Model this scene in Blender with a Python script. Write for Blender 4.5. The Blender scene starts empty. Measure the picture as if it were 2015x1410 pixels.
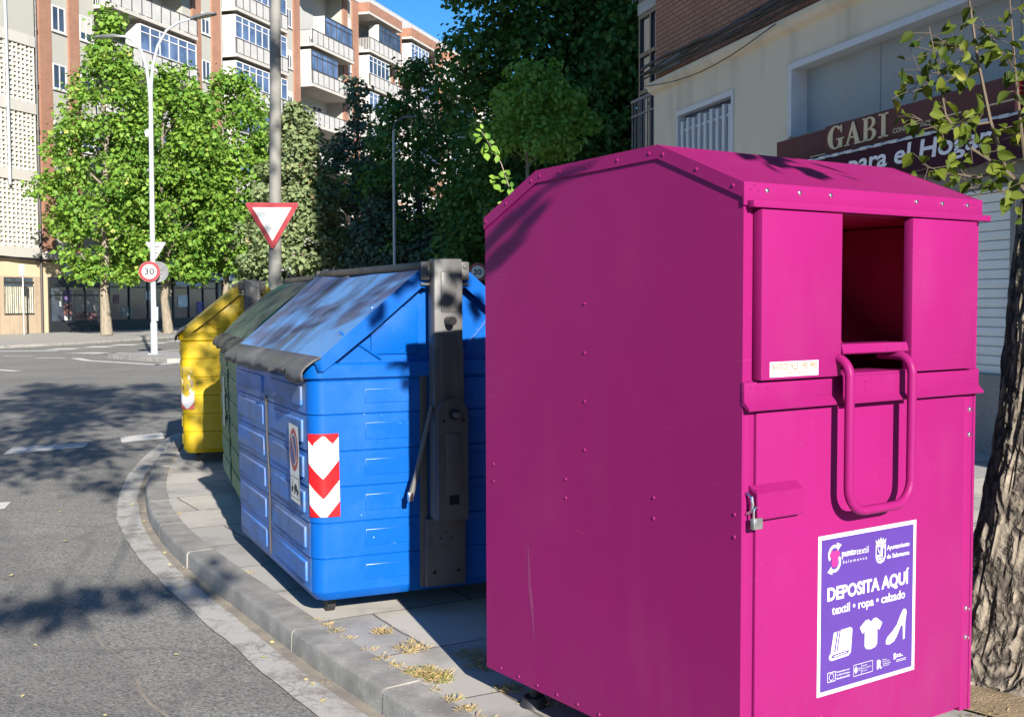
import bpy, bmesh, math, random
import numpy as np
from mathutils import Vector, Matrix, noise as mnoise
rnd = random.Random(7)
R = math.radians
sc = bpy.context.scene
COL = sc.collection

# ---------------------------------------------------------------- camera, sky, sun, exposure
F_PX, PITCH, ROLL, CAM_H = 2247.0, 0.0508, 0.0029, 1.527
cp, sp, cr, sr = math.cos(PITCH), math.sin(PITCH), math.cos(ROLL), math.sin(ROLL)
_r = np.array([[cr, sr, 0], [-sr, cr, 0], [0, 0, 1]]) @ np.array([[1, 0, 0], [0, -sp, -cp], [0, cp, -sp]])
cam_d = bpy.data.cameras.new('camera'); cam = bpy.data.objects.new('camera', cam_d); COL.objects.link(cam)
cam_d.sensor_width = 36; cam_d.lens = F_PX / 2015 * 36; cam_d.clip_end = 2000; cam_d.clip_start = 0.05
m = Matrix.Identity(4)
for i in range(3):
    m[i][0] = _r[0][i]; m[i][1] = -_r[1][i]; m[i][2] = -_r[2][i]
m[2][3] = CAM_H
cam.matrix_world = m
sc.camera = cam

SUN_AZ, SUN_EL = -18.9, 22.4          # direction the light travels (from +Y clockwise) and sun height
world = bpy.data.worlds.new('World'); sc.world = world; world.use_nodes = True
wn = world.node_tree.nodes; wl = world.node_tree.links
sky = wn.new('ShaderNodeTexSky'); sky.sky_type = 'NISHITA'; sky.sun_disc = False
sky.sun_elevation = R(SUN_EL); sky.sun_rotation = R(180 + SUN_AZ)
sky.air_density = 1.0; sky.dust_density = 0.15; sky.ozone_density = 5.0; sky.altitude = 900
bg = wn['Background']; bg.inputs['Strength'].default_value = 0.064
hs = wn.new('ShaderNodeHueSaturation'); hs.inputs['Saturation'].default_value = 1.22
wl.new(sky.outputs['Color'], hs.inputs['Color']); wl.new(hs.outputs['Color'], bg.inputs['Color'])
sun_d = bpy.data.lights.new('sun', 'SUN'); sun_d.energy = 4.6; sun_d.angle = R(0.5); sun_d.color = (1.0, 0.935, 0.85)
sun = bpy.data.objects.new('sun', sun_d); COL.objects.link(sun)
tv = Vector((math.sin(R(SUN_AZ)) * math.cos(R(SUN_EL)), math.cos(R(SUN_AZ)) * math.cos(R(SUN_EL)), -math.sin(R(SUN_EL))))
sun.rotation_euler = tv.to_track_quat('-Z', 'Y').to_euler()
sc.view_settings.view_transform = 'Standard'; sc.view_settings.look = 'None'
sc.view_settings.exposure = 1.35; sc.view_settings.gamma = 1.0
sc.cycles.max_bounces = 8
sc.cycles.transparent_max_bounces = 8

# ---------------------------------------------------------------- materials
def newmat(name):
    mt = bpy.data.materials.new(name); mt.use_nodes = True
    return mt, mt.node_tree.nodes, mt.node_tree.links, mt.node_tree.nodes['Principled BSDF']

def coord(n, l, scale=(1, 1, 1), rot=(0, 0, 0), loc=(0, 0, 0)):
    tc = n.new('ShaderNodeTexCoord'); mp = n.new('ShaderNodeMapping')
    mp.inputs['Scale'].default_value = scale; mp.inputs['Rotation'].default_value = rot; mp.inputs['Location'].default_value = loc
    l.new(tc.outputs['Object'], mp.inputs['Vector'])
    return mp.outputs['Vector']

def noise_fac(n, l, vec, scale, detail=4, lo=0.4, hi=0.6, rough=0.55):
    t = n.new('ShaderNodeTexNoise'); t.inputs['Scale'].default_value = scale; t.inputs['Detail'].default_value = detail
    t.inputs['Roughness'].default_value = rough
    l.new(vec, t.inputs['Vector'])
    r = n.new('ShaderNodeMapRange'); r.inputs['From Min'].default_value = lo; r.inputs['From Max'].default_value = hi
    l.new(t.outputs['Fac'], r.inputs['Value'])
    return r.outputs['Result'], t.outputs['Fac']

def mixc(n, l, fac, a, b, blend='MIX'):
    mx = n.new('ShaderNodeMix'); mx.data_type = 'RGBA'; mx.blend_type = blend
    for sock, v in ((mx.inputs[0], fac), (mx.inputs[6], a), (mx.inputs[7], b)):
        if isinstance(v, (tuple, list)): sock.default_value = (*v[:3], 1)
        elif isinstance(v, (int, float)): sock.default_value = v
        else: l.new(v, sock)
    return mx.outputs[2]

def mathn(n, l, op, a, b=0.5):
    q = n.new('ShaderNodeMath'); q.operation = op
    for k, v in ((0, a), (1, b)):
        if isinstance(v, (int, float)): q.inputs[k].default_value = v
        else: l.new(v, q.inputs[k])
    return q.outputs[0]

def bump(n, l, bs, height, strength=0.3, dist=0.01):
    b = n.new('ShaderNodeBump'); b.inputs['Strength'].default_value = strength; b.inputs['Distance'].default_value = dist
    l.new(height, b.inputs['Height']); l.new(b.outputs['Normal'], bs.inputs['Normal'])

def plain(name, col, rough=0.5, metal=0.0, var=0.12, scale=6.0, bmp=0.0, spec=0.5, fine=0.0):
    mt, n, l, bs = newmat(name)
    v = coord(n, l)
    f, raw = noise_fac(n, l, v, scale, 5, 0.35, 0.68)
    d = tuple(c * (1 - var) for c in col); u = tuple(min(1, c * (1 + var)) for c in col)
    c = mixc(n, l, f, d, u)
    if fine:
        f2, r2 = noise_fac(n, l, v, scale * 22, 3, 0.3, 0.7)
        c = mixc(n, l, mathn(n, l, 'MULTIPLY', f2, fine), c, tuple(x * 0.35 for x in col))
    l.new(c, bs.inputs['Base Color'])
    rr = n.new('ShaderNodeMapRange'); rr.inputs['To Min'].default_value = rough * 0.85; rr.inputs['To Max'].default_value = min(1, rough * 1.15)
    l.new(f, rr.inputs['Value']); l.new(rr.outputs[0], bs.inputs['Roughness'])
    bs.inputs['Metallic'].default_value = metal; bs.inputs['Specular IOR Level'].default_value = spec
    if bmp:
        f3, r3 = noise_fac(n, l, v, scale * 10, 4)
        bump(n, l, bs, r3, bmp, 0.01)
    return mt

def worn(name, col, worncol, rough, wscale=(1, 1, 1), amount=(0.5, 0.7), spots=None, dirt=None, bmp=0.03, spec=0.3):
    """painted / plastic surface with wear patches, small nicks and dirt"""
    mt, n, l, bs = newmat(name)
    v = coord(n, l); vs = coord(n, l, wscale)
    f, _ = noise_fac(n, l, vs, 2.4, 8, *amount, rough=0.65)
    c = mixc(n, l, f, col, worncol)
    if spots:
        s, _ = noise_fac(n, l, v, 55, 3, 0.735, 0.755)
        c = mixc(n, l, s, c, spots)
    if dirt:
        g, _ = noise_fac(n, l, v, 5, 8, 0.48, 0.72, 0.7)
        c = mixc(n, l, mathn(n, l, 'MULTIPLY', g, 0.55), c, dirt)
    l.new(c, bs.inputs['Base Color']); bs.inputs['Specular IOR Level'].default_value = spec
    rr = n.new('ShaderNodeMapRange'); rr.inputs['To Min'].default_value = rough; rr.inputs['To Max'].default_value = min(1, rough + 0.25)
    l.new(f, rr.inputs['Value']); l.new(rr.outputs[0], bs.inputs['Roughness'])
    _, b = noise_fac(n, l, v, 9, 3)
    bump(n, l, bs, b, bmp, 0.03)
    return mt

def brickmat(name, c1, c2, mortar, sx=0.25, sz=0.066, gap=0.011):
    mt, n, l, bs = newmat(name)
    tc = n.new('ShaderNodeTexCoord'); sx_ = n.new('ShaderNodeSeparateXYZ'); cb = n.new('ShaderNodeCombineXYZ')
    l.new(tc.outputs['Object'], sx_.inputs[0])
    add = mathn(n, l, 'ADD', sx_.outputs[0], sx_.outputs[1])
    l.new(add, cb.inputs[0]); l.new(sx_.outputs[2], cb.inputs[1])
    b = n.new('ShaderNodeTexBrick'); l.new(cb.outputs[0], b.inputs['Vector'])
    b.inputs['Scale'].default_value = 1.0; b.inputs['Brick Width'].default_value = sx; b.inputs['Row Height'].default_value = sz
    b.inputs['Mortar Size'].default_value = gap; b.inputs['Mortar Smooth'].default_value = 0.2
    b.inputs['Color1'].default_value = (*c1, 1); b.inputs['Color2'].default_value = (*c2, 1); b.inputs['Mortar'].default_value = (*mortar, 1)
    f, _ = noise_fac(n, l, tc.outputs['Object'], 1.3, 6, 0.3, 0.75)
    c = mixc(n, l, mathn(n, l, 'MULTIPLY', f, 0.35), b.outputs['Color'], tuple(x * 0.55 for x in c1))
    l.new(c, bs.inputs['Base Color']); bs.inputs['Roughness'].default_value = 0.85
    inv = mathn(n, l, 'SUBTRACT', 1.0, b.outputs['Fac'])
    bump(n, l, bs, inv, 0.6, 0.008)
    return mt

def stuccomat(name, col, stain=(0.2, 0.17, 0.12), amount=0.35):
    mt, n, l, bs = newmat(name)
    v = coord(n, l); vs = coord(n, l, (1.4, 1.4, 0.22))
    f, _ = noise_fac(n, l, vs, 1.6, 7, 0.5, 0.8)
    g, gr = noise_fac(n, l, v, 60, 3, 0.3, 0.7)
    c = mixc(n, l, mathn(n, l, 'MULTIPLY', g, 0.25), col, tuple(x * 0.8 for x in col))
    c = mixc(n, l, mathn(n, l, 'MULTIPLY', f, amount), c, stain)
    l.new(c, bs.inputs['Base Color']); bs.inputs['Roughness'].default_value = 0.9
    bump(n, l, bs, gr, 0.35, 0.004)
    return mt

def asphaltmat():
    mt, n, l, bs = newmat('asphalt')
    v = coord(n, l)
    big, _ = noise_fac(n, l, v, 0.45, 6, 0.35, 0.7)
    med, _ = noise_fac(n, l, v, 5, 5, 0.3, 0.75)
    c = mixc(n, l, big, (0.195, 0.188, 0.168), (0.262, 0.252, 0.226))
    c = mixc(n, l, mathn(n, l, 'MULTIPLY', med, 0.35), c, (0.12, 0.115, 0.11))
    vo = n.new('ShaderNodeTexVoronoi'); vo.inputs['Scale'].default_value = 95; l.new(v, vo.inputs['Vector'])
    sp_ = n.new('ShaderNodeMapRange'); sp_.inputs['From Min'].default_value = 0.0; sp_.inputs['From Max'].default_value = 1.0
    sep = n.new('ShaderNodeSeparateColor'); l.new(vo.outputs['Color'], sep.inputs[0])
    dk = mathn(n, l, 'GREATER_THAN', sep.outputs[0], 0.72)
    lt = mathn(n, l, 'GREATER_THAN', sep.outputs[1], 0.9)
    c = mixc(n, l, mathn(n, l, 'MULTIPLY', dk, 0.62), c, (0.065, 0.064, 0.06))
    c = mixc(n, l, mathn(n, l, 'MULTIPLY', lt, 0.55), c, (0.36, 0.35, 0.32))
    # tar-dark cracks and worn seam
    vc = coord(n, l, (0.55, 0.55, 0.55))
    nz = n.new('ShaderNodeTexNoise'); nz.inputs['Scale'].default_value = 1.5; nz.inputs['Detail'].default_value = 5; l.new(vc, nz.inputs['Vector'])
    vm = mixc(n, l, 0.25, vc, nz.outputs['Color'])
    ck = n.new('ShaderNodeTexVoronoi'); ck.feature = 'DISTANCE_TO_EDGE'; ck.inputs['Scale'].default_value = 0.7; l.new(vm, ck.inputs['Vector'])
    cf = n.new('ShaderNodeMapRange'); cf.inputs['From Min'].default_value = 0.002; cf.inputs['From Max'].default_value = 0.011
    cf.inputs['To Min'].default_value = 0.26; cf.inputs['To Max'].default_value = 0.0
    l.new(ck.outputs['Distance'], cf.inputs['Value'])
    c = mixc(n, l, cf.outputs[0], c, (0.06, 0.057, 0.055))
    sx_ = n.new('ShaderNodeSeparateXYZ'); l.new(v, sx_.inputs[0])
    sd_ = mathn(n, l, 'ADD', mathn(n, l, 'ADD', sx_.outputs[0], 2.08), mathn(n, l, 'MULTIPLY', mathn(n, l, 'ADD', sx_.outputs[1], -5.6), 0.6))
    wb_, wr_ = noise_fac(n, l, v, 1.6, 5)
    sd_ = mathn(n, l, 'ADD', sd_, mathn(n, l, 'MULTIPLY', mathn(n, l, 'ADD', wr_, -0.5), 0.25))
    lay = n.new('ShaderNodeMapRange'); lay.inputs['From Min'].default_value = -0.03; lay.inputs['From Max'].default_value = 0.03; lay.inputs['To Min'].default_value = 0.24; lay.inputs['To Max'].default_value = 0.0
    l.new(sd_, lay.inputs['Value'])
    c = mixc(n, l, lay.outputs[0], c, (0.085, 0.08, 0.078))
    st_, _ = noise_fac(n, l, coord(n, l, (0.5, 1.5, 1), (0, 0, 0.5)), 1.1, 7, 0.50, 0.68, 0.7)
    c = mixc(n, l, mathn(n, l, 'MULTIPLY', st_, 0.38), c, (0.10, 0.095, 0.09))
    # oil spots
    os_, _ = noise_fac(n, l, v, 7, 2, 0.71, 0.76)
    c = mixc(n, l, mathn(n, l, 'MULTIPLY', os_, 0.6), c, (0.06, 0.058, 0.055))
    l.new(c, bs.inputs['Base Color']); bs.inputs['Roughness'].default_value = 0.88
    h = mathn(n, l, 'ADD', vo.outputs['Distance'], med)
    bump(n, l, bs, vo.outputs['Distance'], 0.55, 0.006)
    return mt

def paintmat(name, col, under, amount=(0.42, 0.5), cracks=True):
    """worn road paint: cracked, patches of what lies below showing"""
    mt, n, l, bs = newmat(name)
    v = coord(n, l)
    f, _ = noise_fac(n, l, v, 7, 8, *amount, rough=0.7)
    c = mixc(n, l, f, under, col)
    fine, fr = noise_fac(n, l, v, 140, 3, 0.35, 0.7)
    c = mixc(n, l, mathn(n, l, 'MULTIPLY', fine, 0.45), c, under)
    if cracks:
        nz = n.new('ShaderNodeTexNoise'); nz.inputs['Scale'].default_value = 9; nz.inputs['Detail'].default_value = 4; l.new(v, nz.inputs['Vector'])
        vm = mixc(n, l, 0.13, v, nz.outputs['Color'])
        ck = n.new('ShaderNodeTexVoronoi'); ck.feature = 'DISTANCE_TO_EDGE'; ck.inputs['Scale'].default_value = 13; l.new(vm, ck.inputs['Vector'])
        cf = n.new('ShaderNodeMapRange'); cf.inputs['From Min'].default_value = 0.015; cf.inputs['From Max'].default_value = 0.05
        cf.inputs['To Min'].default_value = 0.75; cf.inputs['To Max'].default_value = 0.0
        l.new(ck.outputs['Distance'], cf.inputs['Value'])
        pm, _ = noise_fac(n, l, v, 1.7, 4, 0.46, 0.6)
        c = mixc(n, l, mathn(n, l, 'MULTIPLY', cf.outputs[0], pm), c, tuple(x * 0.75 for x in under))
    l.new(c, bs.inputs['Base Color']); bs.inputs['Roughness'].default_value = 0.85
    bump(n, l, bs, fr, 0.4, 0.004)
    return mt

def pavingmat(name, rot, c1, c2, joint, bw=0.62, bh=0.42, stain=0.5):
    mt, n, l, bs = newmat(name)
    v0 = coord(n, l, rot=(0, 0, rot)); v = coord(n, l)
    nz = n.new('ShaderNodeTexNoise'); nz.inputs['Scale'].default_value = 3; nz.inputs['Detail'].default_value = 3; l.new(v, nz.inputs['Vector'])
    vm = mixc(n, l, 0.035, v0, nz.outputs['Color'])
    b = n.new('ShaderNodeTexBrick'); l.new(vm, b.inputs['Vector']); b.inputs['Scale'].default_value = 1
    b.inputs['Brick Width'].default_value = bw; b.inputs['Row Height'].default_value = bh; b.inputs['Mortar Size'].default_value = 0.007
    b.inputs['Mortar Smooth'].default_value = 0.3
    b.inputs['Color1'].default_value = (*c1, 1); b.inputs['Color2'].default_value = (*c2, 1); b.inputs['Mortar'].default_value = (*joint, 1)
    sp_, sr_ = noise_fac(n, l, v, 130, 3, 0.35, 0.7)
    c = mixc(n, l, mathn(n, l, 'MULTIPLY', sp_, 0.4), b.outputs['Color'], tuple(x * 0.5 for x in c1))
    st, _ = noise_fac(n, l, v, 1.9, 8, 0.5, 0.66, 0.68)
    c = mixc(n, l, mathn(n, l, 'MULTIPLY', st, stain), c, (0.10, 0.095, 0.085))
    s2, _ = noise_fac(n, l, v, 3.1, 7, 0.56, 0.7)
    c = mixc(n, l, mathn(n, l, 'MULTIPLY', s2, 0.35), c, (0.36, 0.32, 0.25))
    l.new(c, bs.inputs['Base Color']); bs.inputs['Roughness'].default_value = 0.85
    inv = mathn(n, l, 'SUBTRACT', 1.0, b.outputs['Fac'])
    hh = mathn(n, l, 'ADD', inv, mathn(n, l, 'MULTIPLY', sr_, 0.15))
    bump(n, l, bs, hh, 0.6, 0.008)
    return mt

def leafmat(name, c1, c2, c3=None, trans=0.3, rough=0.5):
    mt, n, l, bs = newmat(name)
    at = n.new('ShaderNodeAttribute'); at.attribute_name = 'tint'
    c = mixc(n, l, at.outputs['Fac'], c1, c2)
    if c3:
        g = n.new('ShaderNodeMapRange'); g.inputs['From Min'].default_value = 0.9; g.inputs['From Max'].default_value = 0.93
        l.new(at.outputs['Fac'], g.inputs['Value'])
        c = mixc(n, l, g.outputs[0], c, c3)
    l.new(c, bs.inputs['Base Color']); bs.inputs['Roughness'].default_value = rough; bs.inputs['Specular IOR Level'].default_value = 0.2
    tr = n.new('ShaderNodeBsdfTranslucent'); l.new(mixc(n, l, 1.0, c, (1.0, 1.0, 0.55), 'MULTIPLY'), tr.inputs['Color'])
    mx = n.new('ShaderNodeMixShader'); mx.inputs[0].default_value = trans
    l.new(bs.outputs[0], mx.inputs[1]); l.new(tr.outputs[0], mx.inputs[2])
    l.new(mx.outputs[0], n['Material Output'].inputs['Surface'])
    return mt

def barkmat(name, c1, c2, plates=0.0):
    mt, n, l, bs = newmat(name)
    if plates:
        v = coord(n, l)
        nz = n.new('ShaderNodeTexNoise'); nz.inputs['Scale'].default_value = 7; nz.inputs['Detail'].default_value = 5; l.new(v, nz.inputs['Vector'])
        mp = n.new('ShaderNodeMapping'); mp.inputs['Scale'].default_value = (1, 1, 0.13); l.new(mixc(n, l, 0.16, v, nz.outputs['Color']), mp.inputs['Vector'])
        vo = n.new('ShaderNodeTexVoronoi'); vo.feature = 'DISTANCE_TO_EDGE'; vo.inputs['Scale'].default_value = 21; l.new(mp.outputs[0], vo.inputs['Vector'])
        vc_ = n.new('ShaderNodeTexVoronoi'); vc_.inputs['Scale'].default_value = 21; l.new(mp.outputs[0], vc_.inputs['Vector'])
        mr = n.new('ShaderNodeMapRange'); mr.inputs['From Min'].default_value = 0.0; mr.inputs['From Max'].default_value = 0.30; l.new(vo.outputs['Distance'], mr.inputs['Value'])
        f, raw = noise_fac(n, l, v, 30, 6, 0.3, 0.7)
        sp_ = n.new('ShaderNodeSeparateColor'); l.new(vc_.outputs['Color'], sp_.inputs[0])
        tone = mixc(n, l, sp_.outputs[0], c2, tuple(x * 0.62 for x in c2))
        tone = mixc(n, l, mathn(n, l, 'MULTIPLY', f, 0.4), tone, tuple(x * 0.5 for x in c2))
        l.new(mixc(n, l, mr.outputs[0], c1, tone), bs.inputs['Base Color']); bs.inputs['Roughness'].default_value = 0.95
        bump(n, l, bs, mathn(n, l, 'ADD', mr.outputs[0], mathn(n, l, 'MULTIPLY', raw, 0.5)), 1.0, 0.018)
        return mt
    v = coord(n, l, (9, 9, 1.6))
    f, raw = noise_fac(n, l, v, 2.2, 8, 0.36, 0.64, 0.7)
    f2, r2 = noise_fac(n, l, coord(n, l), 60, 4, 0.3, 0.7)
    c = mixc(n, l, f, c1, c2)
    c = mixc(n, l, mathn(n, l, 'MULTIPLY', f2, 0.35), c, tuple(x * 0.5 for x in c1))
    l.new(c, bs.inputs['Base Color']); bs.inputs['Roughness'].default_value = 0.95
    bump(n, l, bs, mathn(n, l, 'ADD', raw, mathn(n, l, 'MULTIPLY', r2, 0.3)), 0.9, 0.02)
    return mt

def glassmat(name, col, rough=0.08):
    mt, n, l, bs = newmat(name)
    v = coord(n, l)
    f, _ = noise_fac(n, l, v, 0.9, 4, 0.35, 0.65)
    l.new(mixc(n, l, f, col, tuple(min(1, c * 2.2 + 0.01) for c in col)), bs.inputs['Base Color'])
    bs.inputs['Roughness'].default_value = rough; bs.inputs['Specular IOR Level'].default_value = 0.9
    return mt

def pinkmat():
    mt, n, l, bs = newmat('pink_paint')
    v = coord(n, l)
    f, _ = noise_fac(n, l, v, 1.4, 5, 0.3, 0.7)
    c = mixc(n, l, f, (0.208, 0.0092, 0.096), (0.226, 0.0106, 0.105))
    # faint dust film and a pale scuffed run low on the side panel
    d, _ = noise_fac(n, l, coord(n, l, (1, 1, 0.5)), 3.5, 8, 0.55, 0.85)
    c = mixc(n, l, mathn(n, l, 'MULTIPLY', d, 0.10), c, (0.27, 0.11, 0.18))
    s, _ = noise_fac(n, l, v, 160, 2, 0.735, 0.75)
    c = mixc(n, l, mathn(n, l, 'MULTIPLY', s, 0.5), c, (0.36, 0.15, 0.24))
    sz_ = n.new('ShaderNodeSeparateXYZ'); tc_ = n.new('ShaderNodeTexCoord'); l.new(tc_.outputs['Object'], sz_.inputs[0])
    lo_ = n.new('ShaderNodeMapRange'); lo_.inputs['From Min'].default_value = 0.12; lo_.inputs['From Max'].default_value = 0.55; lo_.inputs['To Min'].default_value = 1; lo_.inputs['To Max'].default_value = 0
    l.new(sz_.outputs[2], lo_.inputs['Value'])
    dr_, _ = noise_fac(n, l, coord(n, l, (6, 6, 0.9)), 2.5, 7, 0.42, 0.72, 0.7)
    c = mixc(n, l, mathn(n, l, 'MULTIPLY', mathn(n, l, 'MULTIPLY', lo_.outputs[0], dr_), 0.18), c, (0.16, 0.055, 0.095))
    sc_, _ = noise_fac(n, l, coord(n, l, (1.2, 1.2, 14), (0, 0.2, 0)), 3.0, 4, 0.70, 0.73)
    c = mixc(n, l, mathn(n, l, 'MULTIPLY', sc_, 0.22), c, (0.29, 0.06, 0.16))
    l.new(c, bs.inputs['Base Color'])
    g, gr = noise_fac(n, l, v, 420, 2)
    rr = n.new('ShaderNodeMapRange'); bs.inputs['Specular IOR Level'].default_value = 0.11
    rr.inputs['To Min'].default_value = 0.40; rr.inputs['To Max'].default_value = 0.52
    l.new(d, rr.inputs['Value']); l.new(rr.outputs[0], bs.inputs['Roughness'])
    b1 = n.new('ShaderNodeBump'); b1.inputs['Strength'].default_value = 0.06; b1.inputs['Distance'].default_value = 0.002; l.new(gr, b1.inputs['Height'])
    w, wr = noise_fac(n, l, v, 1.6, 2)
    b2 = n.new('ShaderNodeBump'); b2.inputs['Strength'].default_value = 0.10; b2.inputs['Distance'].default_value = 0.05; l.new(wr, b2.inputs['Height'])
    l.new(b1.outputs[0], b2.inputs['Normal']); l.new(b2.outputs[0], bs.inputs['Normal'])
    return mt

M = {}
M['pink'] = pinkmat()
M['pink_in'] = plain('pink_inside', (0.30, 0.006, 0.055), 0.5)
M['scuff'] = plain('pale_scuff', (0.235, 0.026, 0.118), 0.6, var=0.2, scale=40)
M['steel'] = plain('zinc_steel', (0.34, 0.34, 0.335), 0.45, 0.8, 0.2, 20)
M['chrome'] = plain('polished_steel', (0.75, 0.75, 0.75), 0.2, 1.0, 0.1, 20)
M['black'] = plain('black_rubber', (0.018, 0.018, 0.02), 0.6)
M['white'] = plain('white_vinyl', (0.52, 0.53, 0.54), 0.35, var=0.03)
M['purple'] = plain('purple_vinyl', (0.066, 0.028, 0.205), 0.35, var=0.03)
M['pinkvinyl'] = plain('pink_vinyl', (0.36, 0.02, 0.165), 0.35, var=0.03)
M['stickerwhite'] = plain('cream_sticker', (0.78, 0.77, 0.70), 0.4, var=0.08, scale=15)
M['orange'] = plain('orange_ink', (0.36, 0.11, 0.02), 0.5, var=0.05)
M['blue'] = worn('blue_plastic', (0.0006, 0.078, 0.34), (0.001, 0.09, 0.37), 0.33, (1, 1, 1), (0.5, 0.75), (0.2, 0.32, 0.5), None, 0.05)
M['bluefade'] = worn('blue_plastic_scuffed', (0.016, 0.165, 0.56), (0.13, 0.185, 0.34), 0.38, (0.5, 0.4, 3.2), (0.36, 0.58), (0.3, 0.4, 0.55), (0.05, 0.055, 0.08), 0.05)
M['bluelid'] = worn('blue_plastic_weathered', (0.022, 0.235, 0.62), (0.066, 0.080, 0.108), 0.30, (0.5, 1.4, 0.5), (0.46, 0.66), (0.26, 0.32, 0.42), (0.05, 0.045, 0.05), 0.06)
M['greyrubber'] = worn('grey_scuffed_rubber', (0.055, 0.057, 0.062), (0.17, 0.165, 0.155), 0.4, (1, 0.6, 1), (0.45, 0.65), (0.5, 0.5, 0.5), (0.04, 0.04, 0.045), 0.35)
M['yellow'] = worn('yellow_plastic', (0.42, 0.285, 0.003), (0.46, 0.32, 0.008), 0.35, (1, 1, 1), (0.5, 0.75), (0.45, 0.36, 0.15), (0.48, 0.36, 0.03), 0.08)
M['yellowlid'] = worn('yellow_plastic_weathered', (0.43, 0.295, 0.006), (0.33, 0.25, 0.04), 0.45, (1, 0.5, 1), (0.42, 0.62), (0.3, 0.28, 0.15), (0.2, 0.18, 0.1), 0.1)
M['greenlid'] = worn('dark_green_plastic', (0.001, 0.110, 0.062), (0.003, 0.085, 0.05), 0.36, (1, 0.5, 1), (0.45, 0.65), (0.08, 0.2, 0.14), (0.006, 0.05, 0.032), 0.08)
M['greenbody'] = worn('faded_green_plastic', (0.07, 0.20, 0.115), (0.16, 0.22, 0.10), 0.45, (1, 1, 1), (0.4, 0.65), (0.4, 0.45, 0.35), (0.2, 0.24, 0.12), 0.1)
M['greensmoke'] = worn('brown_scuffed_rubber', (0.075, 0.066, 0.048), (0.14, 0.12, 0.085), 0.45, (1, 1, 1), (0.45, 0.65), (0.3, 0.3, 0.3), (0.05, 0.05, 0.045), 0.2)
M['galv'] = worn('grey_galvanised_steel', (0.075, 0.074, 0.073), (0.12, 0.118, 0.115), 0.42, (1, 1, 0.3), (0.4, 0.7), (0.45, 0.45, 0.45), (0.09, 0.08, 0.075), 0.05)
M['galvdark'] = worn('dark_painted_steel', (0.070, 0.062, 0.062), (0.12, 0.105, 0.10), 0.42, (1, 1, 0.3), (0.45, 0.7), (0.3, 0.3, 0.3), (0.05, 0.045, 0.045), 0.05)
M['darkbar'] = worn('black_steel', (0.012, 0.013, 0.016), (0.035, 0.036, 0.04), 0.4, (1, 1, 1), (0.5, 0.7), None, None, 0.05)
M['hole'] = plain('hole_black', (0.004, 0.004, 0.004), 0.9)
M['red'] = plain('signal_red', (0.42, 0.006, 0.010), 0.35, var=0.08, scale=10)
M['reflwhite'] = plain('reflective_white', (0.52, 0.53, 0.53), 0.4, var=0.04, scale=14)
M['glue'] = plain('old_glue', (0.62, 0.59, 0.48), 0.8, var=0.2, scale=40)
M['fadedpink'] = plain('faded_rose_ink', (0.42, 0.20, 0.15), 0.6, var=0.3, scale=30)
M['signred'] = plain('sign_red', (0.235, 0.005, 0.012), 0.4, var=0.08, scale=10)
M['signblue'] = plain('sign_blue', (0.05, 0.085, 0.26), 0.4)
M['fadedred'] = plain('faded_red_ink', (0.42, 0.075, 0.07), 0.5, var=0.15, scale=25)
M['ink'] = plain('black_ink', (0.012, 0.012, 0.014), 0.5)
M['asphalt'] = asphaltmat()
M['roadwhite'] = paintmat('worn_white_paint', (0.62, 0.61, 0.57), (0.22, 0.21, 0.19), (0.30, 0.42), False)
M['gutterpaint'] = paintmat('cracked_gutter_paint', (0.42, 0.41, 0.38), (0.22, 0.20, 0.175), (0.36, 0.52))
M['dust'] = paintmat('gutter_dust', (0.30, 0.26, 0.20), (0.19, 0.17, 0.145), (0.35, 0.6), False)
M['kerb'] = plain('granite_kerb', (0.31, 0.298, 0.27), 0.85, var=0.25, scale=7, bmp=0.22, fine=0.5)
def kerbtone():
    n, l = M['kerb'].node_tree.nodes, M['kerb'].node_tree.links; bs = n['Principled BSDF']
    at = n.new('ShaderNodeAttribute'); at.attribute_name = 'tint'
    c = bs.inputs['Base Color'].links[0].from_socket
    c = mixc(n, l, mathn(n, l, 'MULTIPLY', at.outputs['Fac'], 0.42), c, (0.17, 0.165, 0.155))
    st, _ = noise_fac(n, l, coord(n, l), 2.2, 8, 0.50, 0.68, 0.72)
    c = mixc(n, l, mathn(n, l, 'MULTIPLY', st, 0.5), c, (0.12, 0.112, 0.10))
    ch, _ = noise_fac(n, l, coord(n, l), 30, 4, 0.66, 0.70)
    c = mixc(n, l, mathn(n, l, 'MULTIPLY', ch, 0.6), c, (0.40, 0.39, 0.36))
    l.new(c, bs.inputs['Base Color'])
kerbtone()
M['paving'] = pavingmat('granite_paving', R(-30), (0.50, 0.47, 0.41), (0.32, 0.315, 0.305), (0.12, 0.10, 0.08), 1.05, 0.62, 0.45)
M['farpaving'] = pavingmat('far_paving', R(17), (0.36, 0.35, 0.33), (0.32, 0.315, 0.30), (0.18, 0.17, 0.155), 0.4, 0.4, 0.2)
M['soil'] = plain('dry_soil', (0.30, 0.22, 0.13), 0.95, var=0.3, scale=9, bmp=0.8, fine=0.5)
M['drygrass'] = leafmat('dry_grass', (0.36, 0.26, 0.11), (0.46, 0.36, 0.18), (0.16, 0.24, 0.05), 0.25, 0.8)
M['fallen'] = leafmat('fallen_leaf', (0.50, 0.45, 0.12), (0.60, 0.52, 0.28), None, 0.2, 0.7)
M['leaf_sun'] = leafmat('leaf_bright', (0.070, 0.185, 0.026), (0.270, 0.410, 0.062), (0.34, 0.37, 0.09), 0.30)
M['leaf_shaded'] = leafmat('leaf_shaded', (0.032, 0.105, 0.022), (0.095, 0.210, 0.045), None, 0.22)  # darkened leaf copy: the brick building's shade is put into the colour
M['leaf_mid'] = leafmat('leaf_mid', (0.14, 0.30, 0.045), (0.24, 0.42, 0.08), None, 0.28)
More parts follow.
